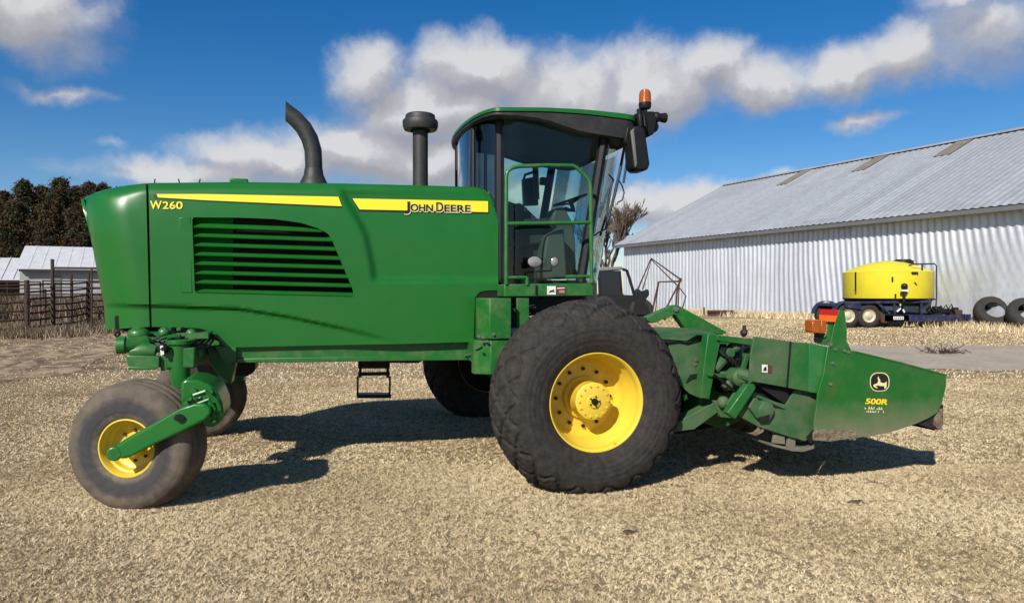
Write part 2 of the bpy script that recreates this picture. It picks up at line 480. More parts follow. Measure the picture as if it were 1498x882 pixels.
# top of the hood, gently crowned
b = MB(); rows = []
tx = [116, 122, 128, 140, 150, 160, 172, 185, 200, 213] + list(range(217, 700, 12)) + [700, 712, 720, 726, 729]
for x in tx:
    y = lerp(TOPL, x)
    if x < 216: o = rear_off(x, y)
    else: o = hood_off(x, y)
    p = M(x, y + 0.6, VB + o); w = 2 * VC - 2 * p.y
    rows.append([Vector((p.x, p.y + w * k / 10, p.z + 0.035 * math.sin(math.pi * k / 10))) for k in range(11)])
b.add([p for r in rows for p in r], [(i * 11 + k, i * 11 + k + 1, i * 11 + 12 + k, i * 11 + 11 + k) for i in range(len(rows) - 1) for k in range(10)])
top = b.build('hood_top', M_HOOD, WR, smooth=50)
# seam gap (black rubber) and inner filler
b = MB()
for a, c in (((212.5, 272), (217.5, 272)),):
    pass
seam = [(213, 270), (217.5, 270), (219, 300), (221.5, 477), (218, 477), (214.5, 300)]
b.prism([M(x, y, VB + hood_off(x, y) + 0.02) for x, y in seam], (0, 0.05, 0))
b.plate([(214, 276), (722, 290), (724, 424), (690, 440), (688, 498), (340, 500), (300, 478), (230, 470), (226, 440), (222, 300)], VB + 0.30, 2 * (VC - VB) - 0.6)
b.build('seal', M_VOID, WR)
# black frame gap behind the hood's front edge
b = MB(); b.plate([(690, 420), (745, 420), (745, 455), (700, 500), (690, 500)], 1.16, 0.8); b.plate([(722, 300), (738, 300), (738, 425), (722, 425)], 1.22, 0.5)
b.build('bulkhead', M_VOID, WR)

# ---- louvre grille
b = MB()
for k in range(8):
    yl = 331.5 + 13.6 * k; yr0 = yl + 8.5 - 0.4 * k
    # right end follows the slanted edge of the opening
    xr = 300
    for x in range(300, 520, 2):
        if in_poly(x, yl + (yr0 - yl) * (x - 282) / 235 - 1, HOLE): xr = x
    xl = 283 + 0.5 * k
    N = 14; vv = []; ff = []
    for i in range(N + 1):
        x = xl + (xr + 1 - xl) * i / N
        y = yl + (yr0 - yl) * (x - 282) / 235
        o = hood_off(x, y) + VB
        tip = 1.0 if i else 0.35
        for (dy, dv) in ((1.6, -0.004), (0.2, -0.009), (-5.2 * tip, 0.062), (-3.6 * tip, 0.066)):
            vv.append(M(x, y + dy, o + dv))
    for i in range(N):
        for q in range(4):
            ff.append((i * 4 + q, i * 4 + (q + 1) % 4, i * 4 + 4 + (q + 1) % 4, i * 4 + 4 + q))
    ff += [(0, 1, 2, 3), tuple(N * 4 + q for q in (3, 2, 1, 0))]
    b.add(vv, ff)
b.build('louvre_grille', M_HOOD, WR, smooth=30)
b = MB(); b.plate([(276, 312), (341, 312), (341, 434), (278, 434)], VB + 0.095, 0.012)
b.build('grille_baffle', M_BAFF, WR)
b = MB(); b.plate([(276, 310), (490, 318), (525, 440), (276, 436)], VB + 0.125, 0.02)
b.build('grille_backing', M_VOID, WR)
b = MB(); b.prism([M(x, y, VB + hood_off(x, y) - 0.006) for x, y in ((262, 318.5), (278.5, 318), (281, 428), (265.5, 428))], (0, 0.02, 0))
b.build('trim_strip', M_HOOD, WR, bevel=0.004)

# ---- decals laid on the sculpted side
def decal(name, quad_top, quad_bot, mat, off=0.005, n=30, parent=None):
    b = MB(); vv = []
    for i in range(n + 1):
        t = i / n
        xt = quad_top[0][0] + (quad_top[-1][0] - quad_top[0][0]) * t; yt = lerp(quad_top, xt)
        xb = quad_bot[0][0] + (quad_bot[-1][0] - quad_bot[0][0]) * t; yb = lerp(quad_bot, xb)
        for j in range(4):
            s = j / 3; x, y = xt + (xb - xt) * s, yt + (yb - yt) * s
            vv.append(M(x, y, VB + hood_off(x, y) - off))
    b.add(vv, [(i * 4 + j, i * 4 + j + 1, i * 4 + 5 + j, i * 4 + 4 + j) for i in range(n) for j in range(3)])
    return b.build(name, mat, parent or WR, smooth=50)
st = decal('stripe', [(224, 284.5), (300, 284.5), (496, 288.5)], [(226, 290), (300, 294.5), (501, 304)], M_DECALB, 0.004)
decal('stripe', [(229, 284), (300, 284), (495, 288)], [(231, 289), (300, 293), (500, 301.8)], M_DECAL, 0.007)
decal('stripe', [(514, 290), (715, 294)], [(525, 309), (715, 312.5)], M_DECALB, 0.004)
decal('stripe', [(515.5, 290.5), (714, 294.5)], [(526, 306.5), (714, 310.5)], M_DECAL, 0.007)

def text_mesh(s):
    cu = bpy.data.curves.new('lettering', 'FONT'); cu.body = s
    o = bpy.data.objects.new('lettering', cu); COL.objects.link(o)
    dg = bpy.context.evaluated_depsgraph_get(); me = bpy.data.meshes.new_from_object(o.evaluated_get(dg))
    bpy.data.objects.remove(o)
    return me
def lettering(runs, vfun, mat, parent, shear=0.0, bold=0.0, name='lettering'):
    """runs: (text, x0, x1, ybase0, ybase1, cap height) in side-view units"""
    b = MB()
    for s, x0, x1, yb0, yb1, cap in runs:
        me = text_mesh(s)
        co = np.array([v.co[:] for v in me.vertices]); fs = [tuple(p.vertices) for p in me.polygons]
        lo, hi = co[:, 0].min(), co[:, 0].max(); h = co[:, 1].max() if s.isdigit() or s.isupper() else co[:, 1].max()
        for dx, dy in ([(0, 0)] if not bold else [(0, 0), (bold, 0), (0, bold * .6), (bold, bold * .6)]):
            vv = []
            for c in co:
                t = (c[0] - lo) / (hi - lo); y = yb0 + (yb1 - yb0) * t - cap * c[1] / h + dy
                x = x0 + (x1 - x0) * t + shear * (c[1] / h) * cap + dx
                vv.append(M(x, y, vfun(x, y) - 0.0008 * (dx + dy)))
            b.add(vv, fs)
        bpy.data.meshes.remove(me)
    return b.build(name, mat, parent, smooth=None, recalc=False)
hv = lambda o: (lambda x, y: VB + hood_off(x, y) - o)
lettering([('W', 219.5, 236, 305.5, 305.5, 11.5), ('2', 238, 246, 305.5, 305.5, 10.5), ('6', 248, 256, 305.5, 305.5, 10.5), ('0', 257.5, 266.5, 305.5, 305.5, 10.5)], hv(0.006), M_DECAL, WR, bold=0.6)
for mt, o, d, bo in ((M_DECALW, 0.0095, 0.9, 1.8), (M_DECALB, 0.0135, 0.0, 0.9)):
    lettering([('J', 591.5, 599, 308 + d, 308 + d, 13), ('OHN', 600.5, 632.5, 308.2 + d, 309 + d, 9.8), ('D', 638, 647.5, 309 + d, 309.3 + d, 13), ('EERE', 650, 687.5, 309.3 + d, 310 + d, 9.8)],
              hv(o), mt, WR, bold=bo)

# ---- main frame
b = MB(); b.plate([(318, 504), (700, 496), (700, 526.5), (346, 530.5), (333, 533), (322, 512)], VB + 0.085, 2 * (VC - VB) - 0.17)
b.plate([(346, 524), (700, 519), (700, 526.8), (346, 530.8)], VB + 0.055, 0.03)
b.build('main_frame', M_GREEN, WR, bevel=0.008)
b = MB(); b.plate([(560, 526), (620, 526), (612, 531), (572, 531)], 1.5, 0.3); b.build('belly_guard', M_BLACK, WR)
# ---- lower platform boxes ahead of the hood
b = MB()
p1, p2, p3 = (699, 436), (717, 438), (749, 437)
def box_poly(v0, v1, yt, yb, xa, xc, xd):
    a = M(xa, yt, v1); c = M(xc, yt, v0); d = M(xd, yt, v0); zb = M(xc, yb, v0).z
    e = Vector((d.x, v1 + 0.1, d.z)); f = Vector((a.x, v1 + 0.1, a.z))
    return b.prism([a, c, d, e, f], (0, 0, zb - c.z))
box_poly(0.72, 0.86, 436, 496, 699, 716.5, 748)
b.build('hydraulic_tank', M_GREEN, WR, bevel=0.008)
b = MB(); box_poly(0.74, 0.90, 498, 548, 693, 718, 770); 
b.build('axle_bracket', M_GREEN, WR, bevel=0.006)
b = MB(); b.plate([(692, 500), (716, 496), (716, 543), (693, 530)], 0.93, 0.3); b.plate([(756, 436), (774, 436), (774, 480), (756, 480)], 0.86, 0.03)
b.build('side_bracket', M_GREEN, WR, bevel=0.005)
b = MB()
for x, y in ((700, 492), (707, 494), (722, 489), (700, 507), (712, 499)): b.lathe([(-.012, .001), (-.012, .012), (.02, .012)], M(x, y, 0.71), 'y', 8)
b.tube([M(680, 520, 1.2), M(690, 518, 1.0), M(697, 510, 0.85), M(704, 506, 0.8)], 0.008, 6)
b.build('bolt', M_STEEL, WR)
# axle beam and final drives hidden behind the wheels
b = MB(); b.box((-0.05, VC, 0.98), (0.5, 2.5, 0.42)); b.box((0.02, 0.72, 0.8), (0.34, 0.26, 0.5)); b.box((0.02, 2 * VC - 0.72, 0.8), (0.34, 0.26, 0.5))
b.build('front_axle', M_GREEN, WR, bevel=0.02)

# ---- step ladder on the far side
b = MB(); v = 2.75
def bar_px(b, a, c, v, w, h, mi=0): b.bar(M(*a, v), M(*c, v), w, h, mi, up=(0, 1, 0))
for x in (527, 567): bar_px(b, (x, 526), (x, 552), v, 0.03, 0.05)
for x in (523.5, 570.5): bar_px(b, (x, 550), (x - 0.5, 578), v, 0.02, 0.04)
bar_px(b, (524, 533), (570, 533), v, 0.09, 0.05); bar_px(b, (524, 547), (570, 546), v, 0.035, 0.1); bar_px(b, (522, 578), (571, 578), v, 0.04, 0.2)
b.build('step_ladder', M_BLACK, WR, bevel=0.004)

# ---- exhaust and air intake
v = 1.75; b = MB()
pts = [M(459, 276, v), M(459, 240, v), M(458, 220, v), M(453, 203, v), M(444, 187, v), M(432, 174, v), M(418, 163, v)]
b.tube(pts, [0.083, 0.083, 0.083, 0.083, 0.082, 0.080, 0.078], 20, cap=False)
vv = b.v[-20:]
tipc = pts[-1]
d = (pts[-1] - pts[-2]).normalized()
for k in range(20):       # slash-cut mouth: long on top
    p = Vector(b.v[len(b.v) - 20 + k]); q = p + d * 0.9 * (p.z - tipc.z)
    b.v[len(b.v) - 20 + k] = tuple(q)
pb = M(459, 271, v)
b.lathe([(-0.12, 0.155), (0.0, 0.142), (0.05, 0.118), (0.10, 0.095), (0.16, 0.087)], pb, 'z', 28)
ex = b.build('exhaust_pipe', M_EXH, WR, smooth=40)
b = MB(); pb = M(615, 274, v); zt = M(615, 190, v).z - pb.z
b.lathe([(-0.1, 0.078), (zt, 0.078)], pb, 'z', 24)
b.build('intake_pipe', M_EXH, WR)
b = MB(); h = M(615, 168, v).z - M(615, 191, v).z
b.lathe([(-0.005, 0.10), (0.0, 0.165), (h * .22, 0.178), (h * .5, 0.180), (h * .62, 0.172), (h * .68, 0.155), (h * .93, 0.150), (h, 0.135), (h, 0.001)], (pb.x, pb.y, pb.z + zt - 0.005), 'z', 36,
        fn=lambda j, k, th, a, r: (a, r * (1 + (0.012 if (k // 2) % 2 and 0 < j < 5 else 0))))
b.lathe([(0, 0.10), (0.03, 0.08), (0.03, 0.001)], (pb.x, pb.y, pb.z + zt - 0.02), 'z', 24)
b.build('intake_cap', M_EXH, WR)
b = MB(); pb = M(350, 267, 1.5); b.box(pb + Vector((0, 0, 0)), (0.16, 0.1, 0.06)); b.build('hood_latch', M_HOOD, WR, bevel=0.01)
b = MB()
for x, t in ((263, -5), (291, 5), (226, 2)): b.tube([M(x, 269, 1.5), M(x + t * .4, 262, 1.5)], 0.006, 5)
b.build('antenna', M_BLACK, WR)

# ================================================================== CAB
U735 = M(735, 160, 0.98).x
UREAR = M(676, 186, 1.75).x
UFRONT = M(931, 175, 1.05).x
def zline(pts, v=0.98):
    return [(M(x, y, v).x, M(x, y, v).z) for x, y in pts]
ZT = zline([(735, 157.5), (800, 158), (860, 161), (931, 168.5)])
ZG = zline([(735, 163.5), (800, 164), (860, 168), (931, 177)])
ZF = zline([(735, 169.5), (770, 171.5), (800, 177), (825, 186), (850, 194), (880, 199), (931, 207)])
def plan(uB, uR, uF, hw, rc=0.14, bulge=0.0, n=20, m=8, jog=0.0):
    """closed plan outline: round rear, straight sides, front with radius rc and optional bulge"""
    P = []
    for i in range(n + 1):                     # far side -> rear -> near side
        th = math.pi / 2 + math.pi * i / n
        c, s = math.cos(th), math.sin(th)
        P.append((uB + (uB - uR) * (-(abs(c) ** 0.9)), VC + (hw - jog) * math.copysign(abs(s) ** 0.9, s)))
    for i in range(1, m): P.append((uB + (uF - rc - uB) * i / m, VC - hw))
    for i in range(5):
        th = -math.pi / 2 + math.pi / 2 * i / 4
        P.append((uF - rc + rc * math.cos(th), VC - hw + rc + rc * math.sin(th)))
    k = 10
    for i in range(1, k):
        v = VC - hw + rc + (2 * hw - 2 * rc) * i / k
        P.append((uF + bulge * (1 - ((v - VC) / (hw - rc)) ** 2), v))
    for i in range(5):
        th = math.pi / 2 * i / 4
        P.append((uF - rc + rc * math.cos(th), VC + hw - rc + rc * math.sin(th)))
    for i in range(m - 1, 0, -1): P.append((uB + (uF - rc - uB) * i / m, VC + hw))
    return P
def rings(rs, cap0=True, cap1=True):
    n = len(rs[0]); vs = [p for r in rs for p in r]
    fs = [(j * n + k, j * n + (k + 1) % n, (j + 1) * n + (k + 1) % n, (j + 1) * n + k) for j in range(len(rs) - 1) for k in range(n)]
    if cap0: fs.append(tuple(range(n)))
    if cap1: fs.append(tuple((len(rs) - 1) * n + k for k in range(n)))
    return vs, fs
def ring(P, zf, dz=0.0, ins=0.0):
    out = []
    cu = (UREAR + UFRONT) / 2
    for u, v in P:
        uu, vv = cu + (u - cu) * (1 - ins / 1.2), VC + (v - VC) * (1 - ins / 0.95)
        out.append(Vector((uu, vv, lerp(zf, u) + dz)))
    return out
P0 = plan(U735, UREAR, UFRONT, VC - 0.98)
# charcoal fascia: the open ring between the green cap and the glass, closed inside by the headliner
b = MB(); zmid = [(u, z) for u, z in ZF]
vs, fs = rings([ring(P0, ZF, 0.03, 0.09), ring(P0, ZF, 0.0, 0.05), ring(P0, ZF, 0.012, 0.0), ring(P0, ZG, -0.002, 0.0), ring(P0, ZG, 0.0, 0.03)], False, False)
b.add(vs, fs); b.build('roof_fascia', M_CHAR, WR, smooth=50)
b = MB(); vs, fs = rings([ring(P0, ZF, 0.025, 0.07), ring(P0, ZF, 0.04, 0.3)], False, True); b.add(vs, fs); b.build('headliner', M_LINER, WR)
b = MB(); vs, fs = rings([ring(P0, ZG, 0.003, 0.02), ring(P0, ZG, 0.004, -0.012), ring(P0, ZT, -0.004, -0.010), ring(P0, ZT, 0.008, 0.02), ring(P0, ZT, 0.02, 0.25), ring(P0, ZT, 0.035, 0.6)], True, True)
b.add(vs, fs); b.build('cab_roof', M_HOOD, WR, smooth=50)

# cab body rings: bottom, sill, waist, top
VS = 1.10
hw = VC - VS
UB = M(736, 300, VS).x
UR2 = M(680, 230, 1.75).x
def uf(py): return M(897 + (866 - 897) * (py - 212) / (400 - 212), py, VS).x
zs = [(412, M(870, 412, VS).z), (330, M(870, 330, VS).z), (250, M(890, 250, VS).z), (None, None)]
zb = M(800, 413, VS).z
def body_ring(t):
    out = []
    for k, (u, v) in enumerate(plan(UB, UR2, uf(412), hw, 0.10, 0.34, jog=0.13)):
        ub = u; 
        ut = plan(UB, UR2, uf(205), hw, 0.10, 0.34, jog=0.13)[k][0]
        zt = lerp(ZF, ut) + 0.02
        out.append(Vector((ub + (ut - ub) * t, v, zb + (zt - zb) * t)))
    return out
BR = [body_ring(t) for t in (0, .25, .5, .75, 1.0)]
nP = len(BR[0]); n_, m_ = 20, 8
def strip(name, k0, k1, mat, t0=0, t1=4, off=0.0):
    b = MB(); ks = list(range(k0, k1 + 1))
    vs = [BR[j][k % nP] + Vector((0, 0, 0)) for j in range(t0, t1 + 1) for k in ks]; w = len(ks)
    fs = [(j * w + i, j * w + i + 1, (j + 1) * w + i + 1, (j + 1) * w + i) for j in range(t1 - t0) for i in range(w - 1)]
    b.add(vs, fs); return b.build(name, mat, WR, smooth=60)
iBn = n_                         # near B pillar index
iAn = n_ + m_                    # near A corner start
iAf = iAn + 4 + 9 + 1            # far A corner start
strip('rear_window', 0, n_, M_GLASSD)
strip('side_window', iBn, iAn - 1, M_GLASS)
strip('windshield', iAn + 1, iAf + 2, M_GLASS)
strip('side_window', iAf + 4, nP, M_GLASS)
b = MB()
def col_pts(k, inset=0.0): return [BR[j][k % nP] + (Vector((0, VC, 0)) - Vector((0, BR[j][k % nP].y, 0))).normalized() * inset for j in range(5)]
b.tube(col_pts(iBn, 0.02), 0.05, 8); b.tube(col_pts(0, 0.02), 0.05, 8)
b.tube(col_pts(iAn, 0.02), 0.052, 8); b.tube(col_pts(iAf + 4, 0.02), 0.05, 8)
b.tube(col_pts(14, 0.02), 0.03, 8); b.tube(col_pts(17, 0.03), 0.016, 8); b.tube(col_pts(6, 0.02), 0.03, 8)
b.build('cab_pillar', M_BLACK, WR)
# cab floor and base
b = MB(); vs, fs = rings([[p + Vector((0, 0, -0.3)) for p in BR[0]], [p + Vector((0, 0, 0.02)) for p in BR[0]]]); b.add(vs, fs)
b.build('cab_floor', M_BLACK, WR)
# lower dark trim inside the glass, far side
b = MB(); b.plate([(744, 330), (800, 330), (800, 412), (744, 412)], 2.3, 0.04); b.build('inner_trim', M_SEAT, WR)
# seat
b = MB(); v = VC
b.plate([(748, 300), (762, 296), (790, 322), (812, 322), (816, 336), (780, 345), (760, 340)], v - .25, 0.5); b.plate([(752, 345), (815, 338), (820, 352), (765, 362)], v - .27, 0.54); b.plate([(770, 360), (805, 356), (800, 404), (778, 404)], v - .2, 0.4)
b.build('seat', M_SEAT, WR, bevel=0.03)
b = MB(); b.bar(M(742, 298, 1.6), M(770, 308, 1.6), 0.05, 0.05); b.bar(M(752, 326, 1.62), M(800, 324, 1.62), 0.1, 0.06); b.build('armrest', M_SEAT, WR, bevel=0.01)
b = MB(); b.plate([(800, 345), (825, 330), (830, 408), (790, 408)], 1.5, 0.25); b.build('control_console', M_TRIM, WR, bevel=0.02)
b = MB(); b.plate([(806, 325), (812, 305), (826, 303), (838, 325), (842, 350), (843, 392), (848, 406), (820, 406), (822, 360)], v - .12, 0.24); b.build('steering_column', M_TRIM, WR, bevel=0.02)
b = MB(); c = M(834, 293, v); ax = (M(826, 300, v) - M(833, 287.0, v)); 
tilt = Vector((0.35, 0, -1)).normalized()
sx = Vector((0, 1, 0)); sy = tilt.cross(sx)
b.tube([c + (sx * math.cos(a) + sy * math.sin(a)) * 0.19 for a in np.linspace(0, 2 * math.pi, 25)], 0.014, 8, cap=False)
b.tube([c, c + tilt * 0.12, M(826, 306, v)], 0.03, 8)
for a in (0.6, 2.6, 4.7): b.tube([c + tilt * 0.04, c + (sx * math.cos(a) + sy * math.sin(a)) * 0.19], 0.012, 6)
b.build('steering_wheel', M_BLACK, WR)
b = MB(); b.bar(M(807, 247, 2.75), M(794, 326, 2.75), 0.07, 0.05); b.bar(M(800, 266, 2.7), M(790, 265, 2.7), 0.09, 0.08, up=(0, 1, 0)); b.build('door_pillar', M_BLACK, WR, bevel=0.01)
b = MB(); b.plate([(765, 262), (785, 258), (788, 300), (767, 301)], 3.15, 0.08); b.tube([M(766, 264, 3.1), M(768, 256, 3.1), M(780, 252, 3.0), M(786, 240, 2.9)], 0.018, 7); b.tube([M(783, 240, 3.1), M(785, 292, 3.1)], 0.04, 8)
b.build('far_mirror', M_CHAR, WR, bevel=0.01)

# ---- platform, guard rail, lamps
VP = 0.90
b = MB(); b.plate([(737.5, 416), (868, 414), (868, 433), (737.5, 434)], VP, 0.9)
b.build('platform', M_GREEN, WR, bevel=0.008)
b = MB(); pb = (785, 424)
b.plate([(783.5, 417), (786.5, 417), (786.5, 434), (783.5, 434)], VP - 0.01, 0.02); b.build('hinge', M_BLACK, WR)
b = MB(); r = 0.019
b.tube([M(740.5, 416, VP), M(740.5, 258, VP), M(743, 250, VP), M(750, 245.5, VP), M(760, 243.5, VP), M(800, 242, VP), M(838, 242.5, VP), M(843, 245, VP), M(860, 261, VP), M(863, 267, VP), M(864, 275, VP), M(865.5, 414, VP)], r, 10)
b.tube([M(741, 327.5, VP), M(864, 325.5, VP)], r, 10); b.tube([M(742, 406.5, VP), M(770, 406, VP)], r * .9, 8); b.tube([M(828, 405, VP), M(865, 404, VP)], r * .9, 8)
b.tube([M(771, 405, VP), M(771, 417, VP)], r, 8)
b.build('guard_rail', M_GREEN, WR, smooth=60)
b = MB(); b.tube([M(784, 414, VP + .01), M(784, 397, VP + .01), M(806, 396, VP + .01), M(807, 390, VP + .01)], 0.010, 6); b.build('lamp_bracket', M_BLACK, WR)
for x, y, rr, sx_ in ((782, 383, 0.05, 1.35), (811, 383, 0.045, 0.85)):
    b = MB(); c = M(x, y, VP + .02)
    b.lathe([(0.09, 0.02), (0.05, rr * .8), (0.0, rr * 1.1), (-0.012, rr * 1.1)], c, 'y', 20, fn=lambda j, k, th, a, r: (a, r)); l = b.build('work_lamp', M_BLACK, WR)
    b = MB(); b.lathe([(-0.008, rr), (-0.018, rr * .7), (-0.022, 0.001)], c, 'y', 20); b.build('lamp_lens', M_LENS, l)
    for o in (l,):
        for q in o.data.vertices: q.co.x = c.x + (q.co.x - c.x) * sx_
        for ch in o.children:
            for q in ch.data.vertices: q.co.x = c.x + (q.co.x - c.x) * sx_
# warning label on the platform edge
def sticker(parent, quads, v):
    for name, pts, mat in quads:
        b = MB(); b.plate(pts, v, 0.004); b.build(name, mat, parent)
M_STR = surf('dark_red_label', (0.10, 0.035, 0.03), 0.5)
sticker(WR, [('warning_label', [(800.5, 418.5), (813, 418.5), (813, 431), (800.5, 431)], M_WHITE), ('warning_label', [(813.3, 418.5), (828, 418.5), (828, 431), (813.3, 431)], M_STR),
             ], VP - 0.004)
sticker(WR, [('label_mark', [(803, 428.5), (804.5, 425), (808, 424.5), (810, 423), (810.5, 425.5), (811.5, 428), (809.5, 427), (806, 427)], M_DECALB),
             ('label_mark', [(815, 421), (826, 420.5), (826, 422), (815, 422.5)], M_WHITE), ('label_mark', [(818, 424.5), (826, 424.5), (826, 428.5), (818, 428.5)], surf('pink_label', (0.4, 0.2, 0.17), 0.5))], VP - 0.008)

# ---- near mirror, beacon, lamp cluster at the roof corner
v = 0.86
b = MB(); b.plate([(923.5, 190), (928, 184.5), (937, 184), (944, 187), (951.5, 240), (949, 248), (943, 250), (932, 250), (926.5, 244)], v, 0.20)
mi_ = b.build('mirror', M_BLACK, WR, bevel=0.03, seg=3)
b = MB(); b.plate([(923, 192), (928, 188), (933, 240), (930, 246)], v - 0.012, 0.03); b.build('mirror_rim', surf('grey_rubber', (0.12, 0.12, 0.115), 0.6), mi_, bevel=0.01)
b = MB(); b.tube([M(937, 186, v + .06), M(936, 170, v + .06), M(934, 162, v + .1), M(938, 163, v + .2)], 0.022, 8); b.tube([M(944, 186, v + .06), M(942, 168, v + .1)], 0.014, 8)
b.plate([(918, 186), (935, 184), (926, 205), (920, 214), (914, 206)], v + .1, 0.12)
b.build('mirror_arm', M_BLACK, WR, bevel=0.008)
b = MB(); b.plate([(935, 163), (958, 163), (961, 176), (957, 196), (950, 200), (943, 187), (937, 180)], v + .12, 0.2); b.sphere(M(960, 172, v + .2), 0.055, 14); b.sphere(M(955, 186, v + .2), 0.06, 14)
b.lathe([(0, 0.03), (0.10, 0.05), (0.12, 0.05)], M(958, 172, v + .2), 'x', 14)
b.build('work_lamp', M_BLACK, WR, bevel=0.012)
v = 1.0; pb = M(943.5, 164, v); h = M(943.5, 131, v); 
b = MB(); z = lambda y: M(943.5, y, v).z - pb.z
b.lathe([(0, 0.022), (z(159.5), 0.022), (z(159.5), 0.055), (z(156.5), 0.062), (z(153), 0.064), (z(151), 0.062), (z(151), 0.001)], pb, 'z', 24); be_ = b.build('beacon', M_BLACK, WR)
b = MB(); b.lathe([(z(151.3), 0.061), (z(146), 0.061), (z(140), 0.060), (z(136), 0.055), (z(133), 0.045), (z(131.5), 0.026), (z(131.2), 0.001)], pb, 'z', 24); b.build('beacon_lens', M_AMBER, be_)
# wiper arm, hoses hanging beside the windscreen
b = MB(); v = 1.25
b.tube([M(915, 206, v), M(907, 250, v), M(899, 285, v), M(886, 335, v)], [.012, .016, .016, .012], 6)
b.tube([M(917, 208, v - .1), M(918, 230, v - .1), M(915, 250, v - .1), M(912, 268, v - .1)], 0.012, 6)
b.tube([M(904, 262, v), M(910, 272, v), M(913, 282, v), M(910, 293, v), M(904, 296, v), M(902, 300, v)], 0.008, 5)
b.tube([M(897, 262, v), M(893, 278, v), M(888, 312, v), M(878, 345, v)], 0.012, 6); b.tube([M(890, 255, 1.1), M(897, 262, v)], 0.008, 5); b.tube([M(869, 345, 1.02), M(876, 340, 1.1), M(886, 335, v)], 0.008, 5)
b.build('wiper_arm', M_BLACK, WR)
# clutter of hoses under the platform, in front of the frame
b = MB(); random.seed(3)
for i in range(9):
    x0 = random.uniform(742, 765); x1 = random.uniform(760, 800)
    b.tube([M(x0, 440 + i * 2, 1.05), M((x0 + x1) / 2, 452 + i * 3, 1.0), M(x1, 446 + i * 4, 1.0)], 0.014, 6)
b.build('hydraulic_hose', M_BLACK, WR)

# ================================================================== WHEELS
def tyre(prof, R, tread, n=200, depth=0.02, rows=64, rib=False, name='tyre', mat=None, parent=None, flat=0.0):
    # resample outline
    P = np.array(prof); d = np.r_[0, np.cumsum(np.hypot(*np.diff(P, axis=0).T))]
    s = np.linspace(0, d[-1], rows); a = np.interp(s, d, P[:, 0]); r = np.interp(s, d, P[:, 1])
    for _ in range(3):                       # soften the corners
        a[1:-1] = (a[:-2] + 2 * a[1:-1] + a[2:]) / 4; r[1:-1] = (r[:-2] + 2 * r[1:-1] + r[2:]) / 4
    smid = d[-1] / 2
    th = np.arange(n) * 2 * np.pi / n
    A = np.repeat(a[:, None], n, 1); Rr = np.repeat(r[:, None], n, 1); S = np.repeat((s - smid)[:, None], n, 1); T = np.repeat(th[None], rows, 0)
    disp, ang = tread(S, T, Rr)
    Rr = Rr + disp * ang; 
    mid = (P[:, 0].min() + P[:, 0].max()) / 2
    A = A + disp * (1 - ang) * np.sign(A - mid)
    X = np.cos(T) * Rr; Z = np.sin(T) * Rr
    if flat:
        lim = -R + flat; under = np.clip(lim - Z, 0, 1)
        A = A + np.sign(A - mid) * under * 0.5 * (np.abs(A - mid) / (P[:, 0].max() - mid)) ; Z = np.maximum(Z, lim + (Z - lim) * 0.02)
    v = np.stack([X, A, Z], -1).reshape(-1, 3)
    i, k = np.meshgrid(np.arange(rows - 1), np.arange(n), indexing='ij')
    f = np.stack([i * n + k, (i + 1) * n + k, (i + 1) * n + (k + 1) % n, i * n + (k + 1) % n], -1).reshape(-1, 4)
    b = MB(); b.add(v.tolist(), f.tolist()); return b.build(name, mat, parent, smooth=60)

def tread_turf(S, T, R):
    t = np.clip((R - 0.665) / 0.05, 0, 1); zone = t * t * (3 - 2 * t)
    N = 36; x = T * N / (2 * np.pi); y = S / 0.115
    wob = 0.10 * np.sin(T * 5 + S * 9) + 0.06 * np.sin(T * 17 - S * 21)
    g1 = np.abs(((x + y * 0.9 + wob) % 2.0) - 1.0); g2 = np.abs(((x - y * 0.9 + wob + 0.5) % 2.0) - 1.0)
    cut = np.maximum(np.clip((0.22 - g1) / 0.06, 0, 1), np.clip((0.19 - g2) / 0.06, 0, 1))
    rough = 0.0035 * np.sin(T * 61 + S * 40) * np.sin(T * 37 - S * 55)
    ring = 0.0012 * np.sin(R * 150) * (R < 0.65) * (R > 0.46)
    return zone * (0.025 * (1 - cut) + rough) - zone * 0.019 + ring, np.clip((R - 0.63) / 0.15, 0, 1)
def tread_rib(S, T, R):
    zone = np.clip((R - 0.455) / 0.02, 0, 1)
    g = np.zeros_like(S)
    for c in (-.105, -.04, .04, .105): g = np.maximum(g, np.clip((0.012 - np.abs(S - c)) / 0.005, 0, 1))
    ring = 0.0025 * np.sin(R * 260) * (R < 0.44) * (R > 0.25)
    return -0.014 * g * zone + ring + 0.0015 * np.sin(T * 23 + S * 30), np.clip((R - 0.40) / 0.08, 0, 1)

RD, ZD = 0.832, 0.742
VW = -0.27
PROF_D = [(0.085, 0.386), (0.055, 0.406), (0.025, 0.46), (0.006, 0.53), (0.0, 0.60), (0.012, 0.665), (0.04, 0.715), (0.085, 0.755), (0.14, 0.785), (0.20, 0.806), (0.26, 0.820), (0.31, 0.823)]
PROF_D = PROF_D + [(0.62 - a, r) for a, r in PROF_D[-2::-1]]
PROF_R = [(0.045, 0.205), (0.025, 0.225), (0.006, 0.27), (0.0, 0.33), (0.008, 0.40), (0.03, 0.448), (0.07, 0.480), (0.12, 0.494), (0.20, 0.499)]
PROF_R = PROF_R + [(0.40 - a, r) for a, r in PROF_R[-2::-1]]

def bolts(b, c, rr, N, v, r, h, mi=0, ph=0.0):
    for i in range(N):
        a = ph + 2 * math.pi * i / N
        b.lathe([(v + h, r * .9), (v, r), (v - h, r * .95), (v - h, 0.001)], (c[0] + rr * math.cos(a), c[1], c[2] + rr * math.sin(a)), 'y', 6, mi)

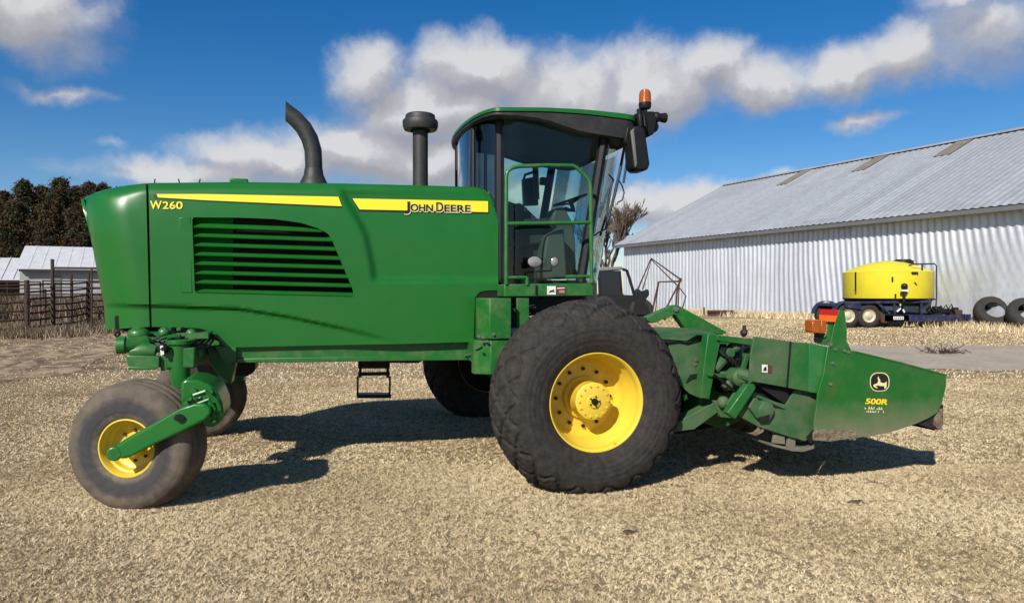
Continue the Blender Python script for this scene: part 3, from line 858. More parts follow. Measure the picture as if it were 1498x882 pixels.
def drive_wheel():
    w = empty('drive_wheel', (M(873.5, 591, VW + .06).x, VW, ZD), 0, WR)
    t = tyre(PROF_D, RD, tread_turf, 560, rows=170, name='tyre', mat=M_TYRE, parent=w, flat=RD - ZD)
    b = MB()
    b.lathe([(0.082, 0.432), (0.060, 0.428), (0.058, 0.416), (0.070, 0.404), (0.11, 0.396), (0.15, 0.392), (0.165, 0.378), (0.23, 0.372), (0.245, 0.358), (0.32, 0.350), (0.36, 0.335), (0.40, 0.31), (0.395, 0.20), (0.39, 0.001)], n=72)
    b.lathe([(0.36, 0.34), (0.42, 0.39), (0.56, 0.40), (0.575, 0.43)], n=72)
    b.tube([(0.17, 0.10, -0.36), (0.165, 0.06, -0.35)], 0.008, 6)
    r = b.build('rim', M_YEL, w, smooth=40)
    b = MB(); bolts(b, (0, 0, 0), 0.255, 12, 0.385, 0.017, 0.012); b.build('wheel_nut', M_BLACK, r)
    b = MB()
    b.lathe([(0.40, 0.19), (0.36, 0.185), (0.345, 0.16), (0.18, 0.155), (0.165, 0.16), (0.145, 0.158), (0.138, 0.148), (0.135, 0.06), (0.12, 0.055), (0.118, 0.001)], n=48,
            fn=lambda j, k, th, a, rr: (a, rr * (1.02 if j in (4, 5) and k % 4 < 2 else 1)))
    bolts(b, (0, 0, 0), 0.132, 14, 0.135, 0.010, 0.008)
    h = b.build('hub', M_YEL, w)
    b = MB(); b.lathe([(0.13, 0.03), (0.105, 0.028), (0.10, 0.001)], n=12); bolts(b, (0, 0, 0), 0.042, 5, 0.118, 0.008, 0.008); b.build('hub_cap', M_BLACK, h)
    b = MB(); b.lathe([(0.43, 0.001), (0.43, 0.38), (0.58, 0.405), (0.62, 0.30), (0.66, 0.28), (0.66, 0.001)], n=36); b.build('shade_drive_cover', M_VOID, w)  # black drive cover, oversized to stand in for shade on the inner rim
    for ch in w.children:
        if ch.name.startswith(('rim', 'hub')): ch.scale = (.955, 1, .955)
    return w

def copy_tree(o, parent=None):
    c = o.copy(); COL.objects.link(c)
    if parent: c.parent = parent
    for ch in list(o.children): copy_tree(ch, c)
    return c
dw = drive_wheel()
dw2 = copy_tree(dw); dw2.location = (dw.location.x, 2 * VC - VW, ZD); dw2.rotation_euler = (0, 0, math.pi)

# ---- rear castor assemblies
VWR = 0.24
WC = M(181, 657, VWR)
def rear_wheel():
    w = empty('castor_wheel', (WC.x, VWR, WC.z), rad(-19), WR)
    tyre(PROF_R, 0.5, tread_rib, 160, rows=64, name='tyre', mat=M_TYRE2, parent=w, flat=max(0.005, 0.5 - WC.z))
    b = MB()
    b.lathe([(0.05, 0.222), (0.03, 0.220), (0.028, 0.210), (0.04, 0.203), (0.09, 0.196), (0.10, 0.18), (0.14, 0.172), (0.155, 0.15), (0.155, 0.09), (0.13, 0.085), (0.10, 0.06), (0.08, 0.055), (0.08, 0.001)], n=56)
    b.lathe([(0.14, 0.17), (0.36, 0.205), (0.37, 0.222)], n=56)
    r = b.build('rim', M_YEL, w, smooth=40)
    b = MB(); bolts(b, (0, 0, 0), 0.115, 8, 0.152, 0.012, 0.014); b.build('wheel_nut', M_RUST, r)
    return w
rw = rear_wheel()
def castor(far):
    f = (lambda p: mir(p)) if far else (lambda p: p)
    if not far:
        hubp = M(170, 661, 0.20)
        va = lambda x: lerp([(165, .15), (200, .10), (262, .03), (310, .01)], x)
        b = MB(); b.prism([M(x, y, va(x)) for x, y in ((166, 660), (170, 651), (180, 644.5), (225, 619), (262, 598.5), (284, 590.5), (300, 590), (309, 597), (309, 606), (300, 615), (268, 631), (225, 651), (190, 668.5), (178, 672), (168, 668))], (0, .105, 0))
        fk = b.build('castor_fork', M_HOOD, WR, smooth=60, bevel=0.032, seg=4)
        b = MB(); b.prism([M(x, y, .09) for x, y in ((266, 600), (264, 571), (265, 558), (273, 554), (290, 555.5), (306, 562), (318, 573), (325, 589), (327, 604), (322, 619), (310, 626), (296, 622), (288, 606))], (0, .52, 0))
        kk = b.build('castor_elbow', M_HOOD, WR, bevel=0.035, seg=3); b = MB(); random.seed(6)
        for i in range(26):
            x, y = random.uniform(270, 324), random.uniform(572, 616)
            if y < 568 + (x - 270) * .1: continue
            b.lathe([(.03, .026), (-.015 - .02 * random.random(), .022), (-.03, .012), (-.03, .001)], M(x, y, .09), 'y', 7)
        b.tube([M(283, 578, .06), M(300, 572, .05), M(316, 584, .06), M(322, 600, .07)], .014, 7); b.tube([M(290, 590, .06), M(305, 584, .05), M(314, 596, .06), M(310, 612, .07)], .012, 7)
        b.build('knuckle_bolt', M_HOOD, kk)
        b = MB(); c = M(262, 611, 0.027); b.lathe([(0.02, 0.036), (-0.006, 0.036), (-0.006, 0.001)], c, 'y', 18, fn=lambda j, k, th, a, r: (a, r * (1 - .25 * abs(math.sin(th))))); b.build('drain_hole', M_VOID, fk)
        b = MB(); b.lathe([(0.0, 0.055), (-0.06, 0.055), (-0.07, 0.045), (-0.07, 0.001)], hubp, 'y', 12); b.lathe([(0.0, 0.035), (0.25, 0.035)], hubp, 'y', 12); b.build('axle_nut', M_GREEN, fk, bevel=0.004)
    b = MB(); c = M(285, 575, 0.72)
    b.lathe([(-0.13, 0.14), (-0.11, 0.17), (0.03, 0.165), (0.075, 0.13), (0.085, 0.05), (0.085, 0.001)], M(288, 588, 0.70), 'z', 32)
    kn = b.build('steering_knuckle', M_HOOD, WR, smooth=50)
    b2 = MB(); random.seed(11)
    for i in range(18):
        a = i * 0.35 + 2.2; b2.lathe([(0, 0.016), (0.03, 0.014), (0.035, 0.001)], M(288, 588, 0.70) + Vector((0.15 * math.cos(a), 0.15 * math.sin(a), 0.02)), 'z', 6)
        if i < 0: b2.lathe([(0.02, 0.02), (-0.02, 0.018), (-0.025, 0.001)], M(270 + i * 4.8, 579 + 5 * math.sin(i * 1.7) , 0.50 - .02 * math.sin(i)), 'y', 7)
    kb = b2.build('knuckle_bolt', M_GREEN, kn)
    b = MB(); p0 = M(262, 503, 0.72); p1 = M(264, 566, 0.72)
    b.tube([p0, Vector((p0.x, p0.y, (p0.z + p1.z) / 2)), Vector((p0.x + .02, p0.y, p1.z))], [0.082, 0.082, 0.076], 20)
    b.lathe([(0, 0.10), (0.03, 0.10), (0.035, 0.05), (0.035, 0.001)], p0, 'z', 20)
    pv = b.build('pivot_post', M_HOOD, WR, bevel=0.004)
    if far:
        for o in (kn, kb, pv):
            for q in o.data.vertices: q.co.y = 2 * VC - q.co.y
            o.data.flip_normals()
castor(False); castor(True)
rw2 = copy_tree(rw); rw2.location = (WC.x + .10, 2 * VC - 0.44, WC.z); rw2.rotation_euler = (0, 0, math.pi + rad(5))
b = MB()
p = M(262, 527, 0.72)
b.box((p.x + 0.02, VC, M(215, 528, .7).z + .02), (0.22, 2.6, 0.17))
b.build('rear_axle', M_GREEN, WR, bevel=0.015)
b = MB(); b.plate([(184, 520), (233, 521), (233, 538), (188, 538)], 0.62, 0.10); b.plate([(233, 519), (247, 512), (249, 540), (235, 543)], 0.66, 0.16)
b.plate([(186, 536), (232, 538), (226, 541), (188, 541)], 0.60, 0.14)
b.plate([(276, 512), (292, 506), (296, 520), (274, 536)], 0.78, 0.1)
b.build('steering_bracket', M_GREEN, WR, bevel=0.006)
b = MB()
b.tube([M(177, 505, 0.68), M(194, 505, 0.70), M(216, 500, 0.75)], [0.062, 0.062, 0.055], 14); b.lathe([(-0.03, 0.07), (0.03, 0.07)], M(178, 505, .68), 'x', 14, close=True)
b.tube([M(216, 500, 0.75), M(262, 492, 0.85)], 0.028, 10); b.sphere(M(203, 489, .8), 0.075, 12, sc=(1.2, 1, .8)); b.sphere(M(240, 487, .85), 0.05, 12); b.sphere(M(280, 489, .9), 0.05, 10); b.box(M(225, 508, .8), (0.12, .1, .08))
b.tube([M(272, 503, 0.8), M(300, 489, 1.0)], 0.03, 10); b.box(M(262, 490, 1.0), (0.5, 0.3, 0.05)); b.box(M(250, 489, 1.0), (0.03, 0.2, 0.12)); b.box(M(264, 489, 1.0), (0.03, 0.2, 0.12))
b.tube([M(190, 515, .7), M(212, 512, .7), M(228, 514, .7)], [0.05, 0.07, 0.05], 10)
b.build('steering_cylinder', M_GREEN, WR, smooth=40)
b = MB(); random.seed(5)
for i in range(10):
    y = 486 + i * 2.4; b.tube([M(208 + i * 7, 492 + i, 0.78), M(225 + i * 7, y + 12 - i, 0.74), M(250 + i * 6, y, 0.85), M(290 + i * 3, 482 + i, 1.0)], 0.010, 6)
b.tube([M(172, 484, .9), M(168, 489, .9), M(171, 493, .9), M(175, 489, .9), M(173, 484, .9)], 0.012, 6)
b.build('hydraulic_hose', M_BLACK, WR)
b = MB(); b.sphere(M(239, 510, 0.62), 0.045, 12); b.build('rod_end', M_BLACK, WR)
b = MB(); b.plate([(234, 506), (238, 505), (240, 518), (235, 520)], 0.58, .02); b.build('rod_pin', M_WHITE, WR)
b = MB(); b.plate([(312, 505), (346, 508), (346, 528), (334, 534), (326, 528)], VB + .03, 0.08); b.plate([(300, 500), (316, 505), (344, 533), (338, 562), (318, 548), (306, 530)], 1.3, 0.25)
b.plate([(300, 482), (322, 500), (322, 515), (300, 508)], 1.3, 1.2)
b.build('rear_suspension', M_GREEN, WR, bevel=0.01)
b = MB(); b.plate([(168, 462), (322, 462), (322, 478), (310, 483), (296, 492), (214, 492), (168, 482)], VB + .12, 2 * (VC - VB) - .24); b.build('rear_floor', M_VOID, WR)
b = MB(); b.plate([(336, 530), (374, 528), (373, 543), (362, 551), (338, 553)], 2.1, 0.5); b.build('exhaust_box', M_BLACK, WR, bevel=.03)
# ================================================================== MOWER HEADER
HD = empty('mower_header', (OX + 1.9 * CU - 0.0 * SU, OY + 1.9 * SU, 0), YAW)
tag(HD, 'dusty green rotary mower header carried low in front of the big windrower', 'mower header')
HOFF = Vector((-1.9, 0, 0))
_M0 = M
def M(px, py, v): return _M0(px, py, v) + HOFF        # header frame
VE = -0.62; VF = 2 * VC - VE
p_ = M(1216, 572, VE); rust_patch(M_PANEL, p_.x - .35 * p_.z, .10, p_.z - .16, p_.z + .16, (.13, .055, .025))
END = [(1211, 508), (1252, 514.5), (1320, 531), (1385, 548.5), (1384, 566), (1378, 590), (1372, 603), (1360, 611), (1340, 620), (1310, 630), (1280, 636.5), (1250, 641), (1215, 645), (1192, 643), (1192, 615), (1197, 575), (1205, 545)]
b = MB(); b.plate(END, VE, 0.02); pan = b.build('end_panel', M_PANEL, HD, bevel=0.004)
b = MB(); b.prism([mir(p) if False else Vector((p.x, VF - 0.02, p.z)) for p in [M(x, y, VE) for x, y in END]], (0, 0.02, 0)); b.build('end_panel', M_HEAD, HD, bevel=0.004)
b = MB(); P = [M(x, y, VE) for x, y in END[1:4]]
for a, c in zip(P, P[1:]): b.bar(a + Vector((0, .02, 0)), c + Vector((0, .02, 0)), 0.05, 0.012)
b.build('panel_flange', M_HEAD, pan)
b = MB(); b.plate([(1191, 634), (1195, 629), (1202, 631), (1207, 627), (1215, 630), (1221, 628), (1229, 632), (1236, 630), (1242, 633), (1251, 632), (1256, 636), (1248, 640), (1236, 642), (1214, 645.5), (1191, 643.5)], VE - 0.008, 0.02)
random.seed(4)
for i in range(60):
    x = random.uniform(1192, 1252); b.sphere(M(x, random.uniform(628 + abs(x - 1220) * .05, 643), VE - .006), random.uniform(.005, .014), 6, sc=(1.5, .5, 1))
b.build('mud_crust', M_MUD, HD, smooth=60)
# side panels behind the end panel
b = MB(); b.plate([(1157, 500), (1184, 502), (1183, 573), (1152, 567)], VE + 0.075, 0.02); b.prism([M(1184, 502, VE + .075), M(1214, 508, VE + .03), M(1200, 576, VE + .03), M(1182, 573, VE + .075)], (0, 0.02, 0))
b.build('side_shield', M_HEAD, HD, bevel=0.003)
b = MB(); b.plate([(1103, 492), (1158, 499.5), (1152, 567), (1096, 557), (1099, 515)], VE + 0.10, 0.02)
b.build('side_shield', M_DIRTY, HD, bevel=0.003)
sticker(HD, [('warning_label', [(1115, 533), (1123, 533.5), (1123, 545), (1115, 544.5)], M_WHITE), ('warning_label', [(1123.3, 533.5), (1129, 534), (1129, 545.5), (1123.3, 545)], M_STR)], VE + .094)
sticker(HD, [('label_mark', [(1117, 542), (1118, 538), (1121, 536), (1121.5, 542)], M_DECALB)], VE + .088)
b = MB(); b.plate([(1166, 566), (1199, 575), (1189, 640), (1177, 645), (1140, 634), (1110, 624), (1084, 610), (1062, 592), (1074, 575), (1086, 572), (1112, 579), (1136, 588), (1150, 592)], VE + 0.13, 0.02); b.build('lower_shield', M_DIRTY, HD, bevel=0.003)
b = MB(); b.plate([(1106, 580), (1118, 585), (1150, 599), (1132, 596), (1116, 592)], VE + .125, .008); b.build('plate_opening', M_VOID, HD)
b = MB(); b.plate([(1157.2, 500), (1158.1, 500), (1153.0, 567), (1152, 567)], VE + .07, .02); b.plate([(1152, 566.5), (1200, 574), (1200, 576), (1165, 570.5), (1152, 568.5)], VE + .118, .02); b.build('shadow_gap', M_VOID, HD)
b = MB(); b.plate([(1180, 640), (1190, 628), (1193, 640), (1186, 648)], VE + 0.12, 0.05); b.build('edge_gap', M_VOID, HD)
# gearbox drum, diagonal channel, skid
b = MB(); c = M(1118, 600, VE + .12); b.lathe([(0.1, 0.09), (0.0, 0.085), (-0.03, 0.075), (-0.04, 0.05), (-0.04, 0.001)], c, 'y', 24); b.plate([(1104, 582), (1118, 590), (1130, 602), (1128, 614), (1108, 612), (1096, 596)], VE + .09, .05)
b.build('gearbox', M_DIRTY, HD, bevel=0.006)
b = MB(); b.plate([(1110, 611), (1126, 606), (1125, 614), (1112, 615)], VE + .075, 0.02); b.build('gear_opening', M_VOID, HD)
b = MB(); b.plate([(1064, 604), (1094, 562), (1104, 562), (1106, 568), (1076, 613)], VE + .06, 0.08); b.build('lift_channel', M_HEAD, HD, bevel=0.006)
b = MB(); b.plate([(1133, 636), (1148, 637), (1149, 650), (1131, 648)], VE + .16, 0.03); b.plate([(1154, 636), (1164, 640), (1164, 654), (1152, 654)], VE + .16, 0.03)
b.plate([(1129, 649), (1150, 654), (1180, 655), (1196, 651), (1192, 656), (1176, 661), (1160, 660), (1130, 653)], VE + .13, 0.3)
b.build('skid_shoe', M_SKID, HD, bevel=0.004)
# rear frame left of the shields
VR = 0.05
b = MB(); b.plate([(1036, 488), (1056, 491), (1050, 520), (1038, 584), (1024, 582)], -0.16, 0.10); b.build('frame_post', M_HEAD, HD, bevel=0.006)
b = MB(); b.plate([(978, 502), (1010, 503), (1028, 488), (1040, 490), (1026, 584), (1008, 575), (992, 560)], 0.0, 0.03)
b.build('frame_plate', M_DIRTY, HD, bevel=0.004)
b = MB(); b.plate([(1004, 560), (1010, 548), (1024, 546), (1022, 552), (1012, 554)], -0.012, 0.01); b.plate([(975, 500), (1010, 490), (1019, 486), (1012, 498), (978, 502)], -.02, .02); b.build('plate_opening', M_VOID, HD)
b = MB(); b.prism([M(955, 478, 0.45), M(1018, 480, 0.45), M(1052, 490, 0.0), M(1020, 487, -0.05), M(1004, 496, -.05), M(958, 492, .0)], (0, 0, -0.015)); b.build('top_cover', M_DIRTY, HD)
b = MB(); b.plate([(1001, 612), (1046, 588), (1060, 596), (1016, 628), (986, 632), (984, 622)], -0.10, 0.12)
b.plate([(1044, 586), (1066, 588), (1070, 612), (1054, 610)], -.12, .08); b.build('lower_arm', M_DIRTY, HD, bevel=0.006)
b = MB()
b.plate([(1048, 497), (1103, 503), (1098, 570), (1060, 596), (1040, 588)], 0.42, 0.03); b.plate([(1050, 490), (1104, 496), (1103, 506), (1049, 498)], -0.18, 0.4)
b.plate([(1036, 545), (1062, 548), (1060, 553), (1036, 550)], -.19, .05); b.build('frame_backing', M_HEAD, HD, bevel=0.004)
b = MB()
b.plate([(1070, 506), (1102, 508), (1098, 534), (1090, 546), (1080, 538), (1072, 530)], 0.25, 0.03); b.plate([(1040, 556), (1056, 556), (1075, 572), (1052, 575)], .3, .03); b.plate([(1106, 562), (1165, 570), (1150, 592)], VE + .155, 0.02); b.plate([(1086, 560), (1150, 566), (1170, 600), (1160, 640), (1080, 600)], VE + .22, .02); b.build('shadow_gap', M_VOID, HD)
b = MB(); random.seed(9)
b.tube([M(1044, 540, -.1), M(1056, 528, -.1), M(1068, 518, -.05), M(1070, 508, .1)], [.05, .045, .04, .04], 10)
b.tube([M(1082, 505, .1), M(1076, 522, .0), M(1080, 538, -.05), M(1090, 548, -.1)], [.035, .045, .05, .05], 10)
b.lathe([(-.04, .001), (-.04, .05), (-.02, .075), (.1, .08)], M(1082, 552, -.2), 'y', 18); b.lathe([(-.04, .001), (-.04, .04), (.1, .06)], M(1066, 516, -.1), 'y', 16)
b.sphere(M(1076, 508, -.1), .05, 10); b.sphere(M(1064, 562, -.1), .06, 10); b.sphere(M(1058, 588, -.15), .055, 10); b.sphere(M(1096, 516, -.05), .05, 10)
b.tube([M(1078, 545, -.2), M(1098, 552, -.25), M(1104, 560, -.3)], .05, 10); b.box(M(1060, 548, -.1), (.12, .1, .06)); b.box(M(1088, 530, -.1), (.04, .06, .16), Matrix.Rotation(.3, 3, 'Y'))
b.build('drive_assembly', M_DIRTY, HD, bevel=0.004)
b = MB()
b.tube([M(1044, 548, -.2), M(1060, 560, -.2), M(1074, 572, -.22)], .012, 6)
for i in range(5): b.tube([M(1044 + 4 * i, 503, -.1), M(1058 + 5 * i, 520 + 4 * i, -.15), M(1072 + 3 * i, 534 - 3 * i, -.1), M(1090 + 2 * i, 522, 0)], .011, 6)
b.build('hydraulic_hose', M_BLACK, HD)
b = MB()
for x, y in ((1019, 526), (1016, 533), (1064, 586), (1060, 564), (1214, 503)): b.lathe([(-.012, .001), (-.012, .016), (.012, .016)], M(x, y, -.0) if x < 1030 else M(x, y, -.19 if x < 1100 else VE - .01), 'y', 8)
for x, y in ((1218, 531), (1215, 562), (1222, 511), (1235, 513), (1241, 515)): b.lathe([(-.008, .001), (-.008, .012), (.012, .012)], M(x, y, VE - .004), 'y', 8)
b.build('bolt', M_STEEL, HD)
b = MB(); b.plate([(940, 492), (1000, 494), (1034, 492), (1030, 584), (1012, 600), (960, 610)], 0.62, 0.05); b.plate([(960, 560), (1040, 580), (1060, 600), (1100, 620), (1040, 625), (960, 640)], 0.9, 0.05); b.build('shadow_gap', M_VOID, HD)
# upper lift arm
b = MB(); b.plate([(946, 464), (984, 447.5), (990, 446), (997, 449), (1064, 486), (1056, 490), (1030, 486), (1004, 483), (988, 460), (955, 473), (948, 470)], 0.55, 0.10); b.build('lift_arm', M_GREEN, HD, bevel=0.006)
b = MB(); b.lathe([(-.02, .001), (-.02, .025), (.13, .025)], M(988, 452, .55), 'y', 12); b.build('lift_pin', M_STEEL, HD)
b = MB(); b.tube([M(1088, 493, .3), M(1089, 476, .3)], 0.018, 8); b.sphere(M(1088, 487, .3), .035, 8); b.tube([M(1084, 484, .3), M(1087, 488, .3), M(1093, 483, .3)], .012, 6); b.build('hose_clip', M_CHAR, HD)
# cross-body: deck, conditioner housing, cutter bar and the front curtain
zr, zf_ = M(1211, 540, VE).z, M(1385, 556, VE).z
ua, um, uc, uf_ = M(1050, 500, VE).x, M(1150, 500, VE).x, M(1211, 510, VE).x, M(1384, 560, VE).x
b = MB(); za = 0.93
def cross(pts, v0, v1): b.prism([Vector((u, v0, z)) for u, z in pts], (0, v1 - v0, 0))
cross([(um, za - .02), (uc, za), (uc + .1, za - .02), (uf_ - .03, zf_ - .06), (uf_ - .03, zf_ - .09), (uc, za - .04), (um, za - .06)], VE + .17, VF - .17)
b.build('deck_cover', M_DIRTY, HD)
b = MB(); cross([(ua + .35, .45), (ua + .42, .86), (um + .2, .9), (um + .2, .42), (um, .36)], 0.35, 2 * VC - .35); b.build('conditioner_housing', M_HEAD, HD, bevel=0.01)
b = MB(); cross([(um + .30, .30), (um + .35, .36), (uc - .05, .40), (uc + .05, .36), (uc - .05, .33)], VE + .3, VF - .3); b.build('cutter_bar', M_MUD, HD)
b = MB(); p = M(1346, 618, VE + .05); q = M(1377, 598, VE + .05); r = M(1373, 629, VE + .05)
b.prism([M(1372, 600, VE + .03), M(1380, 592, VE + .03), M(1379, 622, VE + .03), M(1373, 629, VE + .03), M(1362, 626, VE + .03), M(1340, 619, VE + .03), M(1352, 612, VE + .03)], (0, .02, 0))
fz0, fz1 = zf_ - .08, r.z
b.box((uf_ - .07, VC, (fz0 + fz1) / 2), (0.012, VF - VE - .1, fz0 - fz1)); b.build('rubber_curtain', M_CHAR, HD)
b = MB(); b.prism([M(1373, 604, VE + .0), M(1379, 598, VE + .0), M(1378, 622, VE + .0), M(1372, 628, VE + .0), M(1368, 622, VE + .0)], (0, .03, 0)); b.build('curtain_edge', M_MUD, HD)
# marker lamp, reflector and their bracket
b = MB(); b.plate([(1214, 508), (1216, 497), (1222, 470), (1228, 453), (1236, 456), (1239, 480), (1239, 500), (1247, 515), (1228, 513)], VE + .04, 0.012); b.plate([(1195, 502), (1212, 489), (1222, 489), (1222, 506), (1200, 504)], VE + .06, 0.012)
b.plate([(1212, 470), (1222, 470), (1218, 500), (1208, 500)], VE + .058, .01); b.build('marker_bracket', M_GREEN, HD, bevel=0.003)
b = MB(); b.plate([(1200.5, 452), (1226, 453), (1225, 461.5), (1199, 460)], VE + .03, 0.006); b.build('reflector', M_RED, HD)
b = MB(); b.plate([(1199, 460.3), (1225, 461.8), (1222, 471), (1199, 469.5)], VE + .03, 0.006); b.build('reflector', M_ORANGE, HD)
b = MB(); b.plate([(1188.5, 470), (1190, 468), (1201, 467.5), (1201, 487.5), (1190, 487), (1188.5, 485)], VE + .0, 0.10); b.plate([(1201.5, 468), (1208, 468.5), (1209.5, 471), (1209, 485), (1207.5, 487.5), (1201.5, 487.5)], VE + .0, 0.10); b.build('marker_lamp', M_AMBER, HD, bevel=0.008)
b = MB(); b.plate([(1193, 487), (1208, 488), (1201, 500), (1193, 501)], VE + .05, 0.02); b.build('lamp_stem', M_BLACK, HD)
# badge and lettering on the end panel
def px_poly(pts, v, mat, name, th=0.001):
    b = MB(); b.plate(pts, v, th); return b.build(name, mat, HD, smooth=None)
def rrect(cx, cy, w, h, r, n=5):
    out = []
    for sx, sy, a0 in ((1, -1, -90), (1, 1, 0), (-1, 1, 90), (-1, -1, 180)):
        for i in range(n + 1):
            a = rad(a0 + 90 * i / n); out.append((cx + sx * (w / 2 - r) + r * math.cos(a), cy + sy * (h / 2 - r) + r * math.sin(a)))
    return out
px_poly(rrect(1287, 558.5, 28.5, 27.5, 11), VE - .002, M_DECALW, 'badge'); px_poly(rrect(1287, 558.5, 26, 25, 10), VE - .004, M_DECALB, 'badge')
deer = [(1277.5, 563.5), (1279, 562), (1283.5, 560.5), (1285, 557), (1284, 553), (1285, 550), (1286, 553), (1288, 556), (1287.5, 558.5), (1291, 560), (1295, 560), (1297, 557.5), (1297.3, 562), (1296.5, 567), (1294, 568.5), (1293.5, 564.5), (1288, 564.5), (1284, 563.5), (1280.5, 564.8), (1284, 566.8), (1283, 568), (1278, 565.5)]
px_poly(deer, VE - .006, M_DECALW, 'badge_mark')
lettering([('500R', 1265.5, 1297, 590, 591.5, 7.6)], lambda x, y: VE - .003, M_DECAL, HD, shear=0.25, bold=0.9)
b = MB(); random.seed(2)
for row, (y0, x0, n, h) in enumerate(((593.8, 1263.5, 8, 4.2), (599.6, 1266, 8, 3.0))):
    x = x0
    for i in range(n):
        w = random.uniform(2.0, 3.4); yy = y0 + .05 * (x - x0)
        if random.random() < .8: b.plate([(x + .5, yy), (x + 1.4, yy), (x + .9, yy + h), (x, yy + h)], VE - .003, .001)
        if random.random() < .7: b.plate([(x + 1.2, yy + h * .6), (x + w, yy + h * .6), (x + w, yy + h), (x + 1.2, yy + h)], VE - .003, .001)
        x += w + .8
b.build('lettering', M_DECALW, HD, smooth=None)
M = _M0

# ================================================================== SETTING
def ground_mat():
    m, nt, p = new_mat('dormant_grass_ground'); L = nt.links.new
    g = nd(nt, 'ShaderNodeNewGeometry'); co = g.outputs['Position']
    def noise(s, d=6.0, r=0.62, off=None):
        n = nd(nt, 'ShaderNodeTexNoise', i_Scale=s, i_Detail=d, i_Roughness=r); L(co, n.inputs['Vector']); return n.outputs['Fac']
    fine = ramp(nt, [(0.30, (0.13, 0.096, 0.058)), (0.46, (0.32, 0.245, 0.148)), (0.58, (0.45, 0.355, 0.22)), (0.75, (0.58, 0.49, 0.325))]); L(noise(38, 8, .75), fine.inputs[0])
    med = ramp(nt, [(0.30, 0.70), (0.7, 1.12)]); L(noise(1.1, 5), med.inputs[0])
    c = mix(nt, 1.0, fine.outputs[0], med.outputs[0], 'MULTIPLY')
    # bare brown soil, more of it by the corral on the left
    sp = nd(nt, 'ShaderNodeSeparateXYZ'); L(co, sp.inputs[0])
    wx = nd(nt, 'ShaderNodeMapRange', i_1=-2.0, i_2=-8.5, i_3=0.0, i_4=0.15); L(sp.outputs[0], wx.inputs[0])
    wy = nd(nt, 'ShaderNodeMapRange', i_1=5.0, i_2=12.0, i_3=0.15, i_4=1.0); L(sp.outputs[1], wy.inputs[0])
    mu = nd(nt, 'ShaderNodeMath', operation='MULTIPLY'); L(wx.outputs[0], mu.inputs[0]); L(wy.outputs[0], mu.inputs[1])
    # streaks along the wheel tracks
    mp = nd(nt, 'ShaderNodeMapping'); mp.inputs['Scale'].default_value = (0.35, 1.6, 1.0); mp.inputs['Rotation'].default_value = (0, 0, rad(-28)); L(co, mp.inputs[0])
    ns = nd(nt, 'ShaderNodeTexNoise', i_Scale=0.9, i_Detail=9.0, i_Roughness=0.7); L(mp.outputs[0], ns.inputs['Vector'])
    ad = nd(nt, 'ShaderNodeMath', operation='ADD'); L(ns.outputs['Fac'], ad.inputs[0]); L(mu.outputs[0], ad.inputs[1])
    soil = ramp(nt, [(0.60, 0.0), (0.72, 0.85)]); L(ad.outputs[0], soil.inputs[0])
    sc = ramp(nt, [(0.35, (0.085, 0.062, 0.045)), (0.65, (0.22, 0.165, 0.115))]); L(noise(22, 7, .7), sc.inputs[0])
    c = mix(nt, soil.outputs[0], c, sc.outputs[0])
    L(c, p.inputs['Base Color']); p.inputs['Roughness'].default_value = 0.95; p.inputs['Specular IOR Level'].default_value = 0.15
    b = nd(nt, 'ShaderNodeBump', i_Strength=0.9, i_Distance=0.03); L(noise(45, 7, .75), b.inputs['Height']); L(b.outputs[0], p.inputs['Normal'])
    return m
xs = np.concatenate([[-400, -200, -100, -60], np.arange(-40, 41, 2.0), [60, 100, 200, 400]]); ys = np.concatenate([[-30, -10], np.arange(0, 40, 1.0), [45, 60, 100, 200, 400, 900]])
b = MB(); b.add([(x, y, float(gz(y))) for x in xs for y in ys], [(i * len(ys) + j, (i + 1) * len(ys) + j, (i + 1) * len(ys) + j + 1, i * len(ys) + j + 1) for i in range(len(xs) - 1) for j in range(len(ys) - 1)])
tag(b.build('ground', ground_mat(), smooth=60), 'dormant tan grass lot with brown bare soil', 'ground', kind='structure')

# gravel track
b = MB(); vv = []; random.seed(21)
N = 60
for i in range(N + 1):
    x = 2.0 + 40.0 * i / N; e0 = 14.7 + random.uniform(-.25, .25) + max(0, 5 - x) * .4; e1 = 19.2 + random.uniform(-.2, .2) - max(0, 5 - x) * .4
    for k in range(7):
        y = e0 + (e1 - e0) * k / 6; vv.append((x, y, float(gz(y)) + 0.012 + .01 * math.sin(math.pi * k / 6)))
b.add(vv, [(i * 7 + k, i * 7 + 7 + k, i * 7 + 8 + k, i * 7 + k + 1) for i in range(N) for k in range(6)])
M_GRAV = surf('track_gravel', (0.40, 0.34, 0.265), 0.95, dirt=(0.25, 0.20, 0.145), amt=0.7, dscale=1.2, dlo=.4, dhi=.7, bump=0.5, bscale=30, var=.2, vscale=12)
tag(b.build('track', M_GRAV), 'pale compacted gravel track crossing behind the header', 'track', kind='structure')

